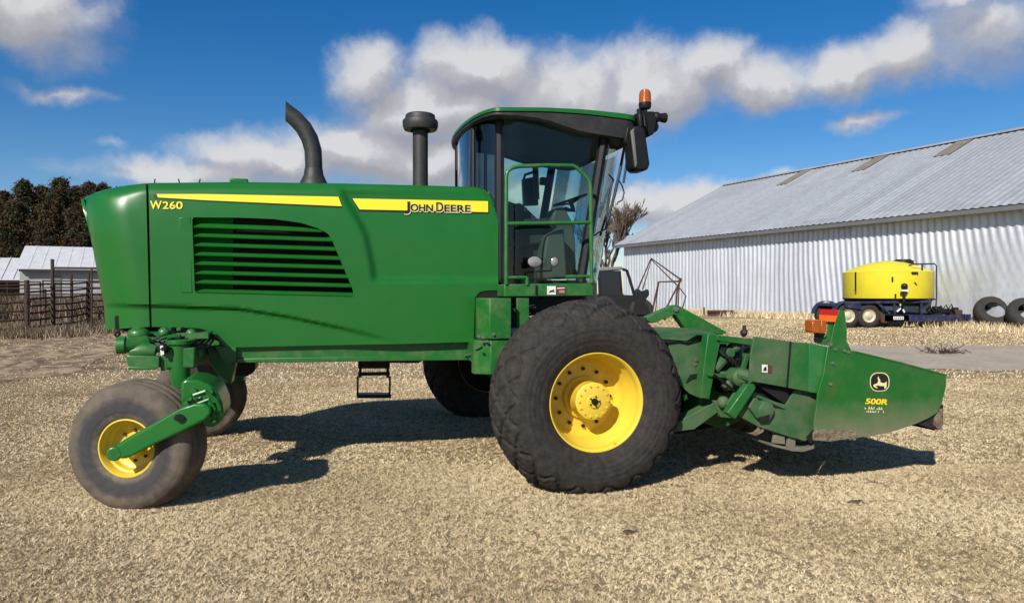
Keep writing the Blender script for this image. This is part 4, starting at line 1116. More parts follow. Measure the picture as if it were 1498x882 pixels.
# short dormant grass: real blades, thinning with distance
def blades(n, xr, yr, h, w, clump, dens=None, lean=1.0):
    x = RNG.uniform(*xr, n * 3); y = RNG.uniform(*yr, n * 3)
    keep = np.abs(x) < 0.76 * y + 2.4
    if dens is not None: keep &= RNG.uniform(0, 1, n * 3) < dens(x, y)
    x, y = x[keep][:n], y[keep][:n]; n = len(x)
    z = gz(y)
    a = RNG.uniform(0, 2 * np.pi, n); hh = h * RNG.uniform(0.5, 1.3, n); ww = w * RNG.uniform(0.6, 1.3, n)
    l = RNG.uniform(0.3, 1.3, n) * lean * hh; la = RNG.uniform(0, 2 * np.pi, n)
    P = np.zeros((n, 3, 3))
    P[:, 0] = np.stack([x - np.cos(a) * ww / 2, y - np.sin(a) * ww / 2, z - .005], -1)
    P[:, 1] = np.stack([x + np.cos(a) * ww / 2, y + np.sin(a) * ww / 2, z - .005], -1)
    P[:, 2] = np.stack([x + np.cos(la) * l, y + np.sin(la) * l, z + hh], -1)
    return P
def wear_x(y): return -9.6 - .30 * (y - 13)
def wear_w(y): return 1.5 * np.clip((y - 12.3) / 2, .02, 1) * np.clip((23.4 - y) / 2, .02, 1)
def soilmask(x, y):
    s = np.clip((-x - 2) / 6.5, 0, 1) * np.clip((y - 5) / 7, .15, 1)
    patch = 0.5 + 0.25 * np.sin(x * 1.7 + y * .9 + 1.3 * np.sin(y * 1.1)) + 0.25 * np.sin(y * 2.3 - x * .6 + 1.7 * np.sin(x * .8))
    d = 1 - s * (0.25 + .6 * patch)
    trk = (y > 14.8) & (y < 19.1) & (x > 2.5)
    wt = np.abs(x - wear_x(y)) / (wear_w(y) * (1 + .18 * np.sin(y * 3.1) + .1 * np.sin(y * 7.3)))
    d = d * np.clip((wt - .6) / .6, .38, 1)
    d = np.where((y < 12.5) | (y > 23), 1 - s * (0.25 + .6 * patch), d)
    return np.where(trk, 0.03, np.clip(d, 0.05, 1)) * (0.86 + 0.14 * patch)
def tufts(n, per, xr, yr, h, w, sp, dens):
    x = RNG.uniform(*xr, n * 3); y = RNG.uniform(*yr, n * 3)
    keep = (np.abs(x) < 0.76 * y + 2.4) & (RNG.uniform(0, 1, n * 3) < dens(x, y)); x, y = x[keep][:n], y[keep][:n]; n = len(x)
    z = gz(y); s = RNG.uniform(.6, 1.35, n); Ps = []; tn = RNG.uniform(0, 1, n)
    for k in range(per):
        a = RNG.uniform(0, 2 * np.pi, n); la = RNG.uniform(0, 2 * np.pi, n)
        bx, by = x + RNG.normal(0, sp * .35, n), y + RNG.normal(0, sp * .35, n); ww = w * RNG.uniform(.7, 1.3, n); l = sp * s * RNG.uniform(.4, 1.4, n); hh = h * s * RNG.uniform(.45, 1.2, n)
        P = np.zeros((n, 3, 3)); P[:, 0] = np.stack([bx - np.cos(a) * ww / 2, by - np.sin(a) * ww / 2, z + hh * .1], -1); P[:, 1] = np.stack([bx + np.cos(a) * ww / 2, by + np.sin(a) * ww / 2, z + hh * .1], -1)
        P[:, 2] = np.stack([bx + np.cos(la) * l, by + np.sin(la) * l, z + hh], -1); Ps.append(P)
    return np.concatenate(Ps), np.concatenate([np.clip(tn * .75 + RNG.uniform(0, .4, n) - .05, 0, 1) for k in range(per)])
GT = [tufts(122000, 7, (-8, 8), (3.4, 7.0), .016, .0058, .019, soilmask), tufts(112000, 5, (-12.5, 12.5), (7.0, 13.5), .020, .010, .028, soilmask)]
far_ = blades(170000, (-20, 24), (13.0, 30.0), 0.028, 0.03, 0, soilmask, 1.8)
G = [g[0] for g in GT] + [far_]
P = np.concatenate(G)
M_GRASS = tinted('dry_grass_blades', [(0.0, (0.23, 0.165, 0.092)), (0.22, (0.44, 0.335, 0.195)), (0.55, (0.66, 0.53, 0.325)), (1.0, (0.80, 0.69, 0.465))])
t = np.concatenate([g[1] for g in GT] + [RNG.uniform(0, 1, len(far_))]); big = 0.10 * np.sin(P[:, 0, 0] * 2.1 + 1.7 * np.sin(P[:, 0, 1] * 1.3)) + .06 * np.sin(P[:, 0, 1] * 3.1 + P[:, 0, 0])
tag(tris_object('dry_grass', P, np.clip(t + big - .03 - .17 * np.clip((-P[:, 0, 0] - 2) / 6.5, 0, 1) * np.clip((P[:, 0, 1] - 5) / 6, .1, 1), 0, 1), M_GRASS), 'short dormant grass covering the lot', 'grass', kind='stuff')

# worn soil track beside the corral, with shallow wheel ruts
b = MB(); vv = []; N = 90; K = 24; random.seed(31); j0, j1 = 0, 0
for i in range(N + 1):
    y = 12.4 + 10.9 * i / N; w = float(wear_w(y)); j0 = .7 * j0 + random.uniform(-.09, .09); j1 = .7 * j1 + random.uniform(-.09, .09); xc = float(wear_x(y))
    for k in range(K + 1):
        t = k / K * 2 - 1; x = xc + t * w + (j0 if t < 0 else j1) * abs(t)
        vv.append((x, y, float(gz(y)) + .008 + .022 * (math.sin(t * 16) + .6 * math.sin(t * 9 + 1)) * (1 - t * t) + random.uniform(0, .012) * (1 - t * t)))
b.add(vv, [(i * (K + 1) + k, (i + 1) * (K + 1) + k, (i + 1) * (K + 1) + k + 1, i * (K + 1) + k + 1) for i in range(N) for k in range(K)])
tag(b.build('path', surf('worn_soil', (.15, .098, .058), .95, dirt=(.42, .315, .185), amt=.9, dscale=3, dlo=.44, dhi=.60, bump=.6, bscale=25, var=.3, vscale=8)), 'worn brown soil path with wheel ruts beside the corral', 'path', kind='structure')

# taller dry weeds by the corral and along the shed
def weeds(name, label, n, place, h, w, mat):
    x, y = place(n); n = len(x); z = gz(y)
    Ps = []
    for seg in range(2):
        a = RNG.uniform(0, 2 * np.pi, n); hh = h * RNG.uniform(.25, 1.2, n); l = hh * RNG.uniform(.1, .9, n); la = RNG.uniform(0, 2 * np.pi, n)
        P = np.zeros((n, 3, 3)); P[:, 0] = np.stack([x - np.cos(a) * w / 2, y - np.sin(a) * w / 2, z - .01], -1); P[:, 1] = np.stack([x + np.cos(a) * w / 2, y + np.sin(a) * w / 2, z - .01], -1)
        P[:, 2] = np.stack([x + np.cos(la) * l, y + np.sin(la) * l, z + hh], -1); Ps.append(P); x = x + RNG.normal(0, .05, n); y = y + RNG.normal(0, .05, n)
    P = np.concatenate(Ps)
    return tag(tris_object(name, P, RNG.uniform(0, 1, len(P)), mat), label, name.replace('_', ' '), kind='stuff')
M_WEED = tinted('dead_weeds', [(0.0, (0.045, 0.032, 0.024)), (0.35, (0.13, 0.095, 0.065)), (0.7, (0.28, 0.215, 0.135)), (1.0, (0.42, 0.34, 0.22))])
def place_corral(n):
    k = RNG.integers(0, 40, n); cx = RNG.uniform(-19, -9.5, 40)[k]; cy = RNG.uniform(21.6, 28.0, 40)[k]
    return cx + RNG.normal(0, .5, n), cy + RNG.normal(0, .45, n)
weeds('dead_weeds', 'tangle of dead brown weeds round the corral panels', 15000, place_corral, 0.30, 0.025, M_WEED)
def place_brush(n):
    k = RNG.integers(0, 70, n); cx = RNG.uniform(-25, -9.5, 70)[k]; cy = RNG.uniform(25.5, 37.5, 70)[k]
    return cx + RNG.normal(0, .8, n), cy + RNG.normal(0, .6, n)
M_BRUSH = tinted('dead_brush', [(0.0, (0.040, 0.026, 0.018)), (0.4, (0.10, 0.068, 0.045)), (0.75, (0.20, 0.145, 0.095)), (1.0, (0.34, 0.265, 0.175))])
weeds('dead_brush', 'waist-high dead brown brush standing behind the corral panels', 15000, place_brush, 0.95, 0.045, M_BRUSH)
def place_shed(n):
    s = RNG.uniform(-14, 16, n); d = np.abs(RNG.normal(0, .7, n)); px, py = 0.4445 * 30, 30.0
    return px - .434 * s - .901 * d - .2, py + .901 * s - .434 * d
weeds('tall_dry_grass', 'taller straw-coloured grass along the foot of the metal shed wall', 9000, place_shed, 0.28, 0.04, M_GRASS)

# ------------------------------------------------------------------ long metal shed
BX, BY = 0.4445 * 30, 30.0
TD = Vector((-.434, .901, 0)); ND = Vector((.901, .434, 0))        # along the wall (away), and into the building
S0, S1 = -16.0, 15.45
ZE = W(1230, 321, 30).z; HW = 7.96; ZR = 8.45
def BP(s, n, z): return Vector((BX, BY, 0)) + TD * s + ND * n + Vector((0, 0, z))
SH = empty('metal_shed', BP(S1, 0, .55)); inv = -SH.location
tag(SH, 'long corrugated metal shed with a grey tin roof beside the lot', 'shed')
def bq(s, n, z): return BP(s, n, z) + inv
def tin(name, col, rough, metal, wscale=0.35):
    m, nt, p = new_mat(name); L = nt.links.new
    tc = nd(nt, 'ShaderNodeTexCoord'); co = tc.outputs['Object']
    mp = nd(nt, 'ShaderNodeMapping'); mp.inputs['Rotation'].default_value = (0, 0, -math.atan2(TD.y, TD.x)); L(co, mp.inputs[0])
    mp2 = nd(nt, 'ShaderNodeMapping'); mp2.inputs['Scale'].default_value = (1.25, .01, .30); L(mp.outputs[0], mp2.inputs[0])
    v = nd(nt, 'ShaderNodeTexWhiteNoise'); fl = nd(nt, 'ShaderNodeVectorMath', operation='FLOOR'); L(mp2.outputs[0], fl.inputs[0]); L(fl.outputs[0], v.inputs['Vector'])
    r = ramp(nt, [(0, .90), (1, 1.08)]); L(v.outputs['Value'], r.inputs[0])
    mp3 = nd(nt, 'ShaderNodeMapping'); mp3.inputs['Scale'].default_value = (3.0, 3.0, .25); L(mp.outputs[0], mp3.inputs[0])
    n = nd(nt, 'ShaderNodeTexNoise', i_Scale=1.3, i_Detail=7.0, i_Roughness=.65); L(mp3.outputs[0], n.inputs['Vector'])
    r2 = ramp(nt, [(.3, .84), (.7, 1.1)]); L(n.outputs['Fac'], r2.inputs[0])
    c = mix(nt, 1.0, col, r.outputs[0], 'MULTIPLY'); c = mix(nt, 1.0, c, r2.outputs[0], 'MULTIPLY')
    L(c, p.inputs['Base Color']); p.inputs['Metallic'].default_value = metal; p.inputs['Roughness'].default_value = rough
    n2 = nd(nt, 'ShaderNodeTexNoise', i_Scale=.8, i_Detail=4.0); L(co, n2.inputs['Vector'])
    bp = nd(nt, 'ShaderNodeBump', i_Strength=.35, i_Distance=.08); L(n2.outputs['Fac'], bp.inputs['Height']); L(bp.outputs[0], p.inputs['Normal'])
    return m
M_WALLT = tin('galvanised_wall_sheet', (0.57, 0.60, 0.645), 0.45, 0.4)
M_ROOFT = tin('galvanised_roof_sheet', (0.41, 0.43, 0.445), 0.5, 0.25)
def corrugated(name, fp, s0, s1, per, amp, nt_, mat, warp=None):
    """fp(s, t, d): point on the sheet, d = outward corrugation"""
    k = 8; n = int((s1 - s0) / per * k); vv = []
    for i in range(n + 1):
        s = s0 + (s1 - s0) * i / n
        for j in range(nt_ + 1):
            t = j / nt_; ph = s + (warp(s, t) if warp else 0)
            vv.append(fp(s, t, amp * math.cos(2 * math.pi * ph / per)))
    b = MB(); w = nt_ + 1
    b.add(vv, [(i * w + j, (i + 1) * w + j, (i + 1) * w + j + 1, i * w + j + 1) for i in range(n) for j in range(nt_)])
    return b.build(name, mat, SH, smooth=80, recalc=False)
def wwarp(s, t):
    k = max(0.0, min(1.0, (6 - s) / 14)); return 1.7 * k * k * (1 - t) ** 2 + .05 * math.sin(s * .9) * (1 - t) + .03 * math.sin(5 * t + s)
corrugated('wall', lambda s, t, d: bq(s, -d + (.012 if t < .5 else 0), .35 + (ZE - .35) * t), S0, S1, 0.27, 0.032, 14, M_WALLT, wwarp)
sl = math.hypot(HW, ZR - ZE); nz = HW / sl; nn = (ZR - ZE) / sl
corrugated('roof', lambda s, t, d: bq(s, -.55 + (HW + .55) * t - nn * d, ZE - .55 * (ZR - ZE) / HW + .10 + (ZR - ZE) * (1 + .55 / HW) * t + nz * d), S0, S1 + .35, 0.30, 0.015, 4, M_ROOFT)
b = MB(); ez = ZE - .55 * (ZR - ZE) / HW + .10
b.prism([bq(S0, HW, ZR + .07), bq(S0, 2 * HW + .5, ez), bq(S1 + .35, 2 * HW + .5, ez), bq(S1 + .35, HW, ZR + .07)], (0, 0, .04)); b.build('roof', M_ROOFT, SH)
b = MB(); b.prism([bq(S1 - .02, 0.02, .3), bq(S1 - .02, .02, ZE), bq(S1 - .02, HW, ZR - .1), bq(S1 - .02, 2 * HW, ZE), bq(S1 - .02, 2 * HW, .3)], TD * -.05)
b.prism([bq(S0, 0.05, .3), bq(S0, .05, ZE), bq(S0, HW, ZR - .1), bq(S0, 2 * HW, ZE), bq(S0, 2 * HW, .3)], TD * .05); b.build('gable_wall', M_WALLT, SH)
b = MB(); b.prism([bq(S0, 2 * HW, .3), bq(S0, 2 * HW, ZE), bq(S1, 2 * HW, ZE), bq(S1, 2 * HW, .3)], ND * -.05); b.build('wall', M_WALLT, SH)
M_FASC = surf('shade_grey_fascia', (0.16, 0.16, 0.165), 0.6, metal=.3)  # trim grey darkened to paint in the shadow band under the eave
b = MB(); b.bar(bq(S0, -.50, ez - .10), bq(S1 + .3, -.50, ez - .10), .03, .16); b.prism([bq(S0, -.49, ez - .16), bq(S0, -.06, ez - .1), bq(S1, -.06, ez - .1), bq(S1, -.49, ez - .16)], (0, 0, .02)); b.build('eave_trim', M_FASC, SH)
b = MB(); b.prism([bq(S0, HW - .35, ZR - .01 + .02), bq(S0, HW, ZR + .17), bq(S0, HW + .35, ZR + .02), bq(S0, HW, ZR + .13)], TD * (S1 + .35 - S0)); b.build('ridge_cap', M_ROOFT, SH)
M_SKY = surf('aged_skylight_sheet', (0.20, 0.165, 0.12), 0.6, dirt=(.28, .26, .23), amt=.6, dscale=3)
def roof_hit(px, py):
    d = Vector(ray(px, py)); o = Vector((0, 0, EYE)); n = Vector((ND.x * -(ZR - ZE) / sl, ND.y * -(ZR - ZE) / sl, HW / sl)); q = BP(0, 0, ZE + .10)
    t = (q - o).dot(n) / d.dot(n); p = o + d * t - Vector((BX, BY, 0)); return p.dot(TD), p.dot(ND)
for (x0, y0), (x1, y1) in (((1185, 247.5), (1143, 271)), ((1303, 223), (1252, 251)), ((1432, 195.5), (1374, 229))):
    s_, n0 = roof_hit(x0, y0); s2, n1 = roof_hit(x1, y1); s_ = (s_ + s2) / 2; n0 = min(n0, HW - .3)
    zr_ = lambda n: ZE + .10 + (ZR - ZE) * n / HW
    b = MB(); b.prism([bq(s_ - .38, n1, zr_(n1) + .03), bq(s_ + .38, n1, zr_(n1) + .03), bq(s_ + .38, n0, zr_(n0) + .03), bq(s_ - .38, n0, zr_(n0) + .03)], (0, 0, .02)); b.build('skylight', M_SKY, SH)

# ------------------------------------------------------------------ tank trailer
TY = 24.6; TX = W(1298, 470, TY).x; TZ = float(gz(TY))
TT = empty('tank_trailer', (TX, TY, TZ)); toff = -Vector((TX, TY, TZ))
tag(TT, 'navy tandem-axle trailer with a round yellow tank, parked by the shed wall', 'trailer')
def Q(px, py, Y=TY): return W(px, py, Y) + toff
def tyre_simple(parent, R, wd, ri, c, mat=M_TYRE, name='tyre', n=40):
    b = MB(); pr = [(.08 * wd, ri), (0, ri + .3 * (R - ri)), (.02 * wd, ri + .7 * (R - ri)), (.14 * wd, R * .97), (.3 * wd, R), (.7 * wd, R), (.86 * wd, R * .97), (.98 * wd, ri + .7 * (R - ri)), (wd, ri + .3 * (R - ri)), (.92 * wd, ri)]
    def fn(j, k, th, a, r): return (a, r * (1 + (.012 if 3 <= j <= 6 and k % 2 else 0)))
    b.lathe(pr, c, 'y', n, 0, fn=fn); return b.build(name, mat, parent, smooth=50)
RW = .40
for x in (1241.5, 1272):
    for far in (0, 1):
        c = Q(x, 487, TY); w = empty('wheel', (c.x, .0 + far * 1.9, RW), math.pi if far else 0, TT)
        tyre_simple(w, RW, .30, .22, (0, 0, 0))
        b = MB(); b.lathe([(.03, .225), (.02, .215), (.06, .19), (.08, .15), (.03, .10), (.02, .06), (.0, .05), (.0, .001)], n=28); bolts(b, (0, 0, 0), .11, 6, .045, .014, .01); b.build('rim', surf('cream_rim', (.52, .48, .34), .5, dirt=DUST, amt=.4, dscale=12), w)
b = MB()
for x in (1241.5, 1272):
    c = Q(x, 487, TY); arc = [Vector((c.x + .47 * math.cos(a), 0, RW + .47 * math.sin(a))) for a in np.linspace(math.pi * .98, .04, 14)]
    if x < 1260: arc = arc[:-1]
    for v0 in (0, 1.6):
        for p, q in zip(arc, arc[1:]): b.bar(p + Vector((0, v0 + .16, 0)), q + Vector((0, v0 + .16, 0)), .34, .015, up=(0, 1, 0)) if False else b.prism([p + Vector((0, v0 - .02, 0)), q + Vector((0, v0 - .02, 0)), q + Vector((0, v0 + .34, 0)), p + Vector((0, v0 + .34, 0))], (0, 0, .015))
b.build('fender', M_NAVY, TT)
b = MB(); P = [(1289, 452), (1297, 468), (1299, 474), (1292, 474)]
b.prism([Q(x, y, TY + .0) for x, y in ((1286, 455), (1296, 461), (1298, 472), (1290, 472))], (0, .3, 0)); b.build('mud_flap', M_RUST, TT)
b = MB()
b.prism([Q(x, y) for x, y in ((1294, 460.5), (1418, 461), (1418, 470), (1294, 470.5))], (0, .12, 0))
b.prism([Q(x, y) for x, y in ((1294, 460.5), (1330, 460.5), (1330, 470), (1294, 470.5))], (0, 1.9, 0))
b.bar(Q(1240, 452) + Vector((0, .5, 0)), Q(1400, 465) + Vector((0, .8, 0)), .12, .16); b.bar(Q(1240, 452) + Vector((0, 1.5, 0)), Q(1400, 465) + Vector((0, 1.0, 0)), .12, .16)
b.box((0.0 - .2, .95, Q(1298, 446).z), (2.9, 1.2, .1)); b.bar(Q(1234, 443), Q(1362, 441), .12, .08); b.bar(Q(1284, 443), Q(1302, 459), .05, .06); b.bar(Q(1308, 441), Q(1309, 460), .06, .06); b.bar(Q(1347, 438), Q(1348, 461), .06, .06); b.box(Q(1354, 448) + Vector((0, .2, 0)), (.14, .2, .45))
b.box(Q(1415, 464) + Vector((.0, .1, 0)), (.2, .3, .2)); b.bar(Q(1235, 446), Q(1260, 450), .1, .14)
b.build('frame', M_NAVY, TT, bevel=.008)
b = MB(); b.bar(Q(1404, 466), Q(1404, 488.5), .06, .06); b.bar(Q(1409, 466), Q(1409, 485), .04, .04); b.box(Q(1404, 488), (.16, .16, .03)); b.build('jack_stand', M_RUST, TT)
def TS(px, py, d=.02):
    Y = TY + .2
    for _ in range(4):
        q = W(px, py, Y) + toff; dx = min(abs(q.x - TCX), RT - .05); Y = TY + 1.25 - math.sqrt(RT * RT - dx * dx) - d
    return W(px, py, Y) + toff
RT = 1.43; TCX = W(1298, 430, TY + 1.25).x - TX
b = MB(); c = Vector((W(1298, 430, TY + 1.25).x - TX, 1.25, 0)); zb_, zt_, zd = Q(1298, 437, TY).z - .02, Q(1298, 397, TY + .4).z, Q(1298, 382, TY + 1.2).z
RT = 1.43
b.lathe([(zb_, .001), (zb_, RT - .03), (zb_ + .04, RT), (zt_ - .06, RT), (zt_ - .02, RT + .015), (zt_, RT - .02)] + [(zt_ + (zd - zt_) * (1 - (r / (RT - .05)) ** 2), r) for r in (RT - .1, 1.1, .8, .5, .3)] + [(zd + .02, .001)], c, 'z', 72)
tk = b.build('tank', M_TANK, TT, smooth=40)
b = MB(); b.lathe([(zd - .12, .34), (zd + .02, .32), (zd + .03, .26), (zd + .06, .25), (zd + .06, .001)], (c.x + .55, c.y, 0), 'z', 28); b.build('lid', M_BLACK, tk)
for x0, y0, x1, y1, w in ((1251.5, 398, 1251.5, 426, .035), (1305.5, 405, 1305.5, 412, .06), (1310, 436, 1310, 430, .03)):
    b = MB(); b.bar(TS(x0, y0), TS(x1, y1), w, .05); b.build('tank_fitting', M_BLACK, tk)
b = MB(); b.sphere(TS(1323, 419, .05), .11, 10); b.tube([TS(1323, 419, .06), TS(1323, 428, .06), TS(1322, 440, .05), Q(1318, 456, TY + .1)], .05, 8); b.bar(TS(1317, 429.5, .08), TS(1327, 429, .08), .05, .05); b.build('valve', M_BLACK, tk)
b = MB(); b.box(TS(1323, 425, .08), (.2, .12, .05)); b.tube([Q(1315, 441), Q(1319, 450), Q(1312, 456)], .03, 6); b.tube([Q(1318, 448), Q(1323, 457)], .03, 6); b.build('valve_handle', M_WHITE, tk)
b = MB(); b.lathe([(zb_ - .22, .001), (zb_ - .22, 1.2), (zb_ - .02, 1.40), (zb_ + .005, 1.445), (zb_ + .03, 1.445), (zb_ + .03, 1.40)], c, 'z', 48); b.build('tank_cradle', M_BLACK, TT)
b = MB()
for k in range(3): b.tube([TS(1334 + k * 3.2, 398), TS(1336 + k * 3.2, 401)], .035, 5)
b.tube([TS(1338, 413), TS(1341, 417)], .02, 5); b.build('tank_fitting', M_CHAR, tk)
b = MB(); r = .024
b.tube([Q(1330, 388, TY + .3), Q(1336, 386.5), Q(1367, 386), Q(1370, 389), Q(1370, 437)], r, 8); b.tube([Q(1349, 386), Q(1349, 438)], r * 1.2, 8); b.tube([Q(1349, 438), Q(1370, 438)], r, 8); b.tube([Q(1370, 437), Q(1369, 452)], r, 8); b.tube([Q(1329, 393, TY + .2), Q(1349, 412)], .015, 6)
b.build('ladder_rail', M_NAVY, TT)
b = MB(); random.seed(8)
for i in range(14): b.box(Q(random.uniform(1360, 1402), random.uniform(452, 460), TY + random.uniform(.2, 1.0)), (random.uniform(.1, .3), .25, random.uniform(.06, .2)))
for i in range(6): b.tube([Q(1345 + i * 8, 456, TY + .4), Q(1352 + i * 8, 450 - i, TY + .3), Q(1362 + i * 7, 458, TY + .3)], .03, 6)
b.tube([Q(1320, 446, TY + .4), Q(1345, 444, TY + .4), Q(1352, 455, TY + .4)], .06, 8)
b.build('pump', M_BLACK, TT, bevel=.01)
b = MB(); b.box(Q(1398, 457, TY + .5), (.3, .3, .18)); b.build('pump_cover', M_RUST, TT, bevel=.02)
b = MB(); b.prism([Q(x, y, TY - .006) for x, y in ((1307, 463), (1322, 463), (1322, 467.5), (1307, 467.5))], (0, .004, 0)); b.prism([Q(x, y, TY - .02) for x, y in ((1246, 445), (1253, 445), (1253, 447), (1246, 447))], (0, .004, 0)); b.build('label', M_WHITE, TT)
b = MB()
for k in range(5): x = 1308.5 + k * 2.7; b.prism([Q(x_, y_, TY - .012) for x_, y_ in ((x, 464.2), (x + 1.5, 464.2), (x + 1.5, 466.4), (x, 466.4))], (0, .003, 0))
b.build('label_mark', M_NAVY, TT)

# ------------------------------------------------------------------ worn tyres leaning on the shed
for i, (px, lab) in enumerate(((1459, 'worn black tractor tyre leaning on the shed wall, nearest the trailer tongue'), (1509, 'worn black tractor tyre leaning on the shed wall, cut by the picture edge'))):
    Y = 24.1 - i * 1.0; p = W(px, 487, Y); R = .58
    o = tyre_simple(None, R, .42, .30, (0, -.21, 0), M_TYRE, 'old_tyre', 60)
    o.rotation_euler = (rad(-38), 0, rad(-14)); o.location = (p.x, Y + .2, float(gz(Y)) + .53)
    tag(o, lab, 'tyre', 'old tractor tyres by the shed')

# ------------------------------------------------------------------ parked tractor beyond the drive wheel
KY = 27.0; kp = W(905, 470, KY); KZ = float(gz(KY))
TR = empty('parked_tractor', (kp.x, KY, KZ)); koff = -Vector((kp.x, KY, KZ))
tag(TR, 'small dark red cab tractor parked beyond the large drive wheel', 'tractor')
def K(px, py, Y=KY): return W(px, py, Y) + koff
b = MB(); b.prism([K(x, y) for x, y in ((874, 391), (910, 390), (913, 394), (874, 397))], (0, 1.4, 0)); b.build('cab_roof', surf('grey_roof', (.16, .17, .16), .6), TR, bevel=.03)
b = MB()
for Y in (KY + .03, KY + 1.33):
    b.tube([K(911, 394, Y), K(917, 396, Y), K(921, 408, Y), K(928, 432, Y)], .055, 8); b.bar(K(907, 396, Y), K(910, 432, Y), .06, .06); b.bar(K(876, 396, Y), K(878, 450, Y), .09, .09)
    b.prism([K(x, y, Y) for x, y in ((876, 430), (928, 432), (930, 452), (876, 456))], (0, .06, 0))
b.build('cab_frame', M_BLACK, TR)
b = MB(); b.prism([K(x, y, KY + .06) for x, y in ((877, 397), (908, 396), (909, 431), (877, 431))], (0, .01, 0)); b.build('side_window', surf('dark_tractor_window', (.006, .010, .020), .12), TR)
b = MB(); b.prism([K(x, y, KY + 1.2) for x, y in ((876, 397), (905, 397), (908, 440), (876, 440))], (0, .05, 0)); b.prism([K(x, y, KY + .1) for x, y in ((870, 431), (926, 432), (930, 456), (870, 458))], (0, 1.0, 0)); b.build('cab_body', M_BLACK, TR)
b = MB(); b.prism([K(x, y, KY + .4) for x, y in ((884, 405), (900, 405), (904, 432), (884, 432))], (0, .5, 0)); b.build('seat', M_SEAT, TR, bevel=.05)
b = MB(); b.prism([K(x, y, KY + .3) for x, y in ((905, 437), (927, 433), (945, 438), (948, 458), (905, 458))], (0, .8, 0)); b.build('engine_hood', M_MAROON, TR, bevel=.05)
b = MB(); b.prism([K(x, y, KY - .1) for x, y in ((928, 430), (932, 422), (938, 426), (949, 424), (950, 431), (944, 440), (950, 452), (954, 462), (928, 460))], (0, .3, 0)); b.sphere(K(946, 427, KY), .1, 8); b.sphere(K(934, 428, KY), .12, 8)
b.tube([K(932, 424, KY), K(930, 440, KY), K(940, 462, KY)], .06, 8); b.build('loader_mast', M_BLACK, TR, bevel=.02)
for x, R in ((884, .5), (938, .45)):
    for far in (0, 1):
        c = K(x, 470); w = empty('wheel', (c.x, -.1 + far * 1.7, R), math.pi if far else 0, TR); tyre_simple(w, R, .4, R * .55, (0, 0, 0)); b = MB(); b.lathe([(.05, R * .56), (.12, R * .4), (.1, .05), (.1, .001)], n=24); b.build('rim', M_CHAR, w)

# folded pipe frame standing behind
FY = 28.5; fp_ = W(965, 470, FY); PF = MB(); foff = -Vector((fp_.x, FY, float(gz(FY))))
def FQ(px, py, d=0): return W(px, py, FY + d) + foff
PF.tube([FQ(931, 428), FQ(952.5, 378), FQ(996, 409)], .035, 6); PF.tube([FQ(940, 424, .6), FQ(953, 380, .6), FQ(990, 417, .6)], .028, 6)
PF.tube([FQ(952, 465), FQ(963.5, 412.5), FQ(993, 411.5), FQ(996, 407)], .04, 6); PF.tube([FQ(975, 450), FQ(992, 417), FQ(997, 409)], .035, 6); PF.tube([FQ(988, 470), FQ(990, 430), FQ(992, 416)], .035, 6); PF.tube([FQ(991, 470), FQ(993, 428), FQ(994, 414)], .025, 6)
PF.tube([FQ(993, 420), FQ(1003.5, 433), FQ(998, 452), FQ(997, 470)], .025, 6); PF.tube([FQ(958, 466, .6), FQ(961, 432, .6), FQ(964, 412.5)], .02, 6); PF.tube([FQ(953, 380), FQ(953, 380, .6)], .03, 6); PF.tube([FQ(975, 450), FQ(972, 472)], .035, 6)
for px in (952, 972, 988, 997): PF.tube([FQ(px, 464), FQ(px, 464) + Vector((0, 0, -FQ(px, 464).z))], .03, 6)
o = PF.build('implement_frame', M_RUST); o.location = -foff; tag(o, 'folded frame of thin dark pipes standing against the shed', 'implement frame')

# scrap beam and twigs
b = MB(); Y = 34.0; p0, p1 = W(1036, 461.5, Y), W(1078, 463, Y); z0 = float(gz(Y)); p0.z = z0 + .10; p1.z = z0 + .1
c = (p0 + p1) / 2; b.bar(p0 - c, p1 - c, .25, .16); b.bar(Vector((-.7, -.1, .12)), Vector((.5, 0, .12)), .2, .1); b.bar(Vector((-.85, 0, -.05)), Vector((-.85, 0, .3)), .06, .06)
o = b.build('scrap_beam', M_RUST); o.location = c; tag(o, 'rusty scrap beam lying along the foot of the shed wall', 'scrap beam')
b = MB(); random.seed(12); p = W(1389, 514, 17.4); p.z = float(gz(17.4)) + .02
for i in range(34):
    a = random.uniform(0, 6.28); l = random.uniform(.1, .5); x0, y0 = random.uniform(-.5, .3), random.uniform(-.12, .12)
    b.tube([(x0, y0, .02), (x0 + l * .5 * math.cos(a), y0 + .3 * l * math.sin(a), random.uniform(.04, .12)), (x0 + l * math.cos(a), y0 + .5 * l * math.sin(a), random.uniform(.0, .22))], .008, 4)
o = b.build('brush_pile', M_RUST); o.location = p; tag(o, 'small heap of dry twigs lying on the gravel track', 'brush pile')
for i, (px, py, s, lab) in enumerate(((1279, 707, .7, 'small dark clod of soil on the grass nearest below the header end panel'), (1251, 736, 1.0, 'larger dark clod of soil on the grass a step in front of the smaller one'), (919, 781, 1.0, 'dark clod of soil on the grass in front of the large drive wheel'))):
    Y = EYE / ((py - HOR) / FPX); p = W(px, py, Y); b = MB(); random.seed(40 + i)
    b.sphere((0, 0, .004), .04 * s, 8, sc=(1.3, 1, .4))
    for k in range(14): b.sphere((random.gauss(0, .035 * s), random.gauss(0, .02 * s), .004), random.uniform(.012, .026) * s, 6, sc=(1.2, 1, .6))
    o = b.build('soil_clod', surf('dark_soil', (.075, .055, .038), .95)); o.location = (p.x, p.y, 0.0); tag(o, lab, 'soil clod', 'soil clods on the grass')

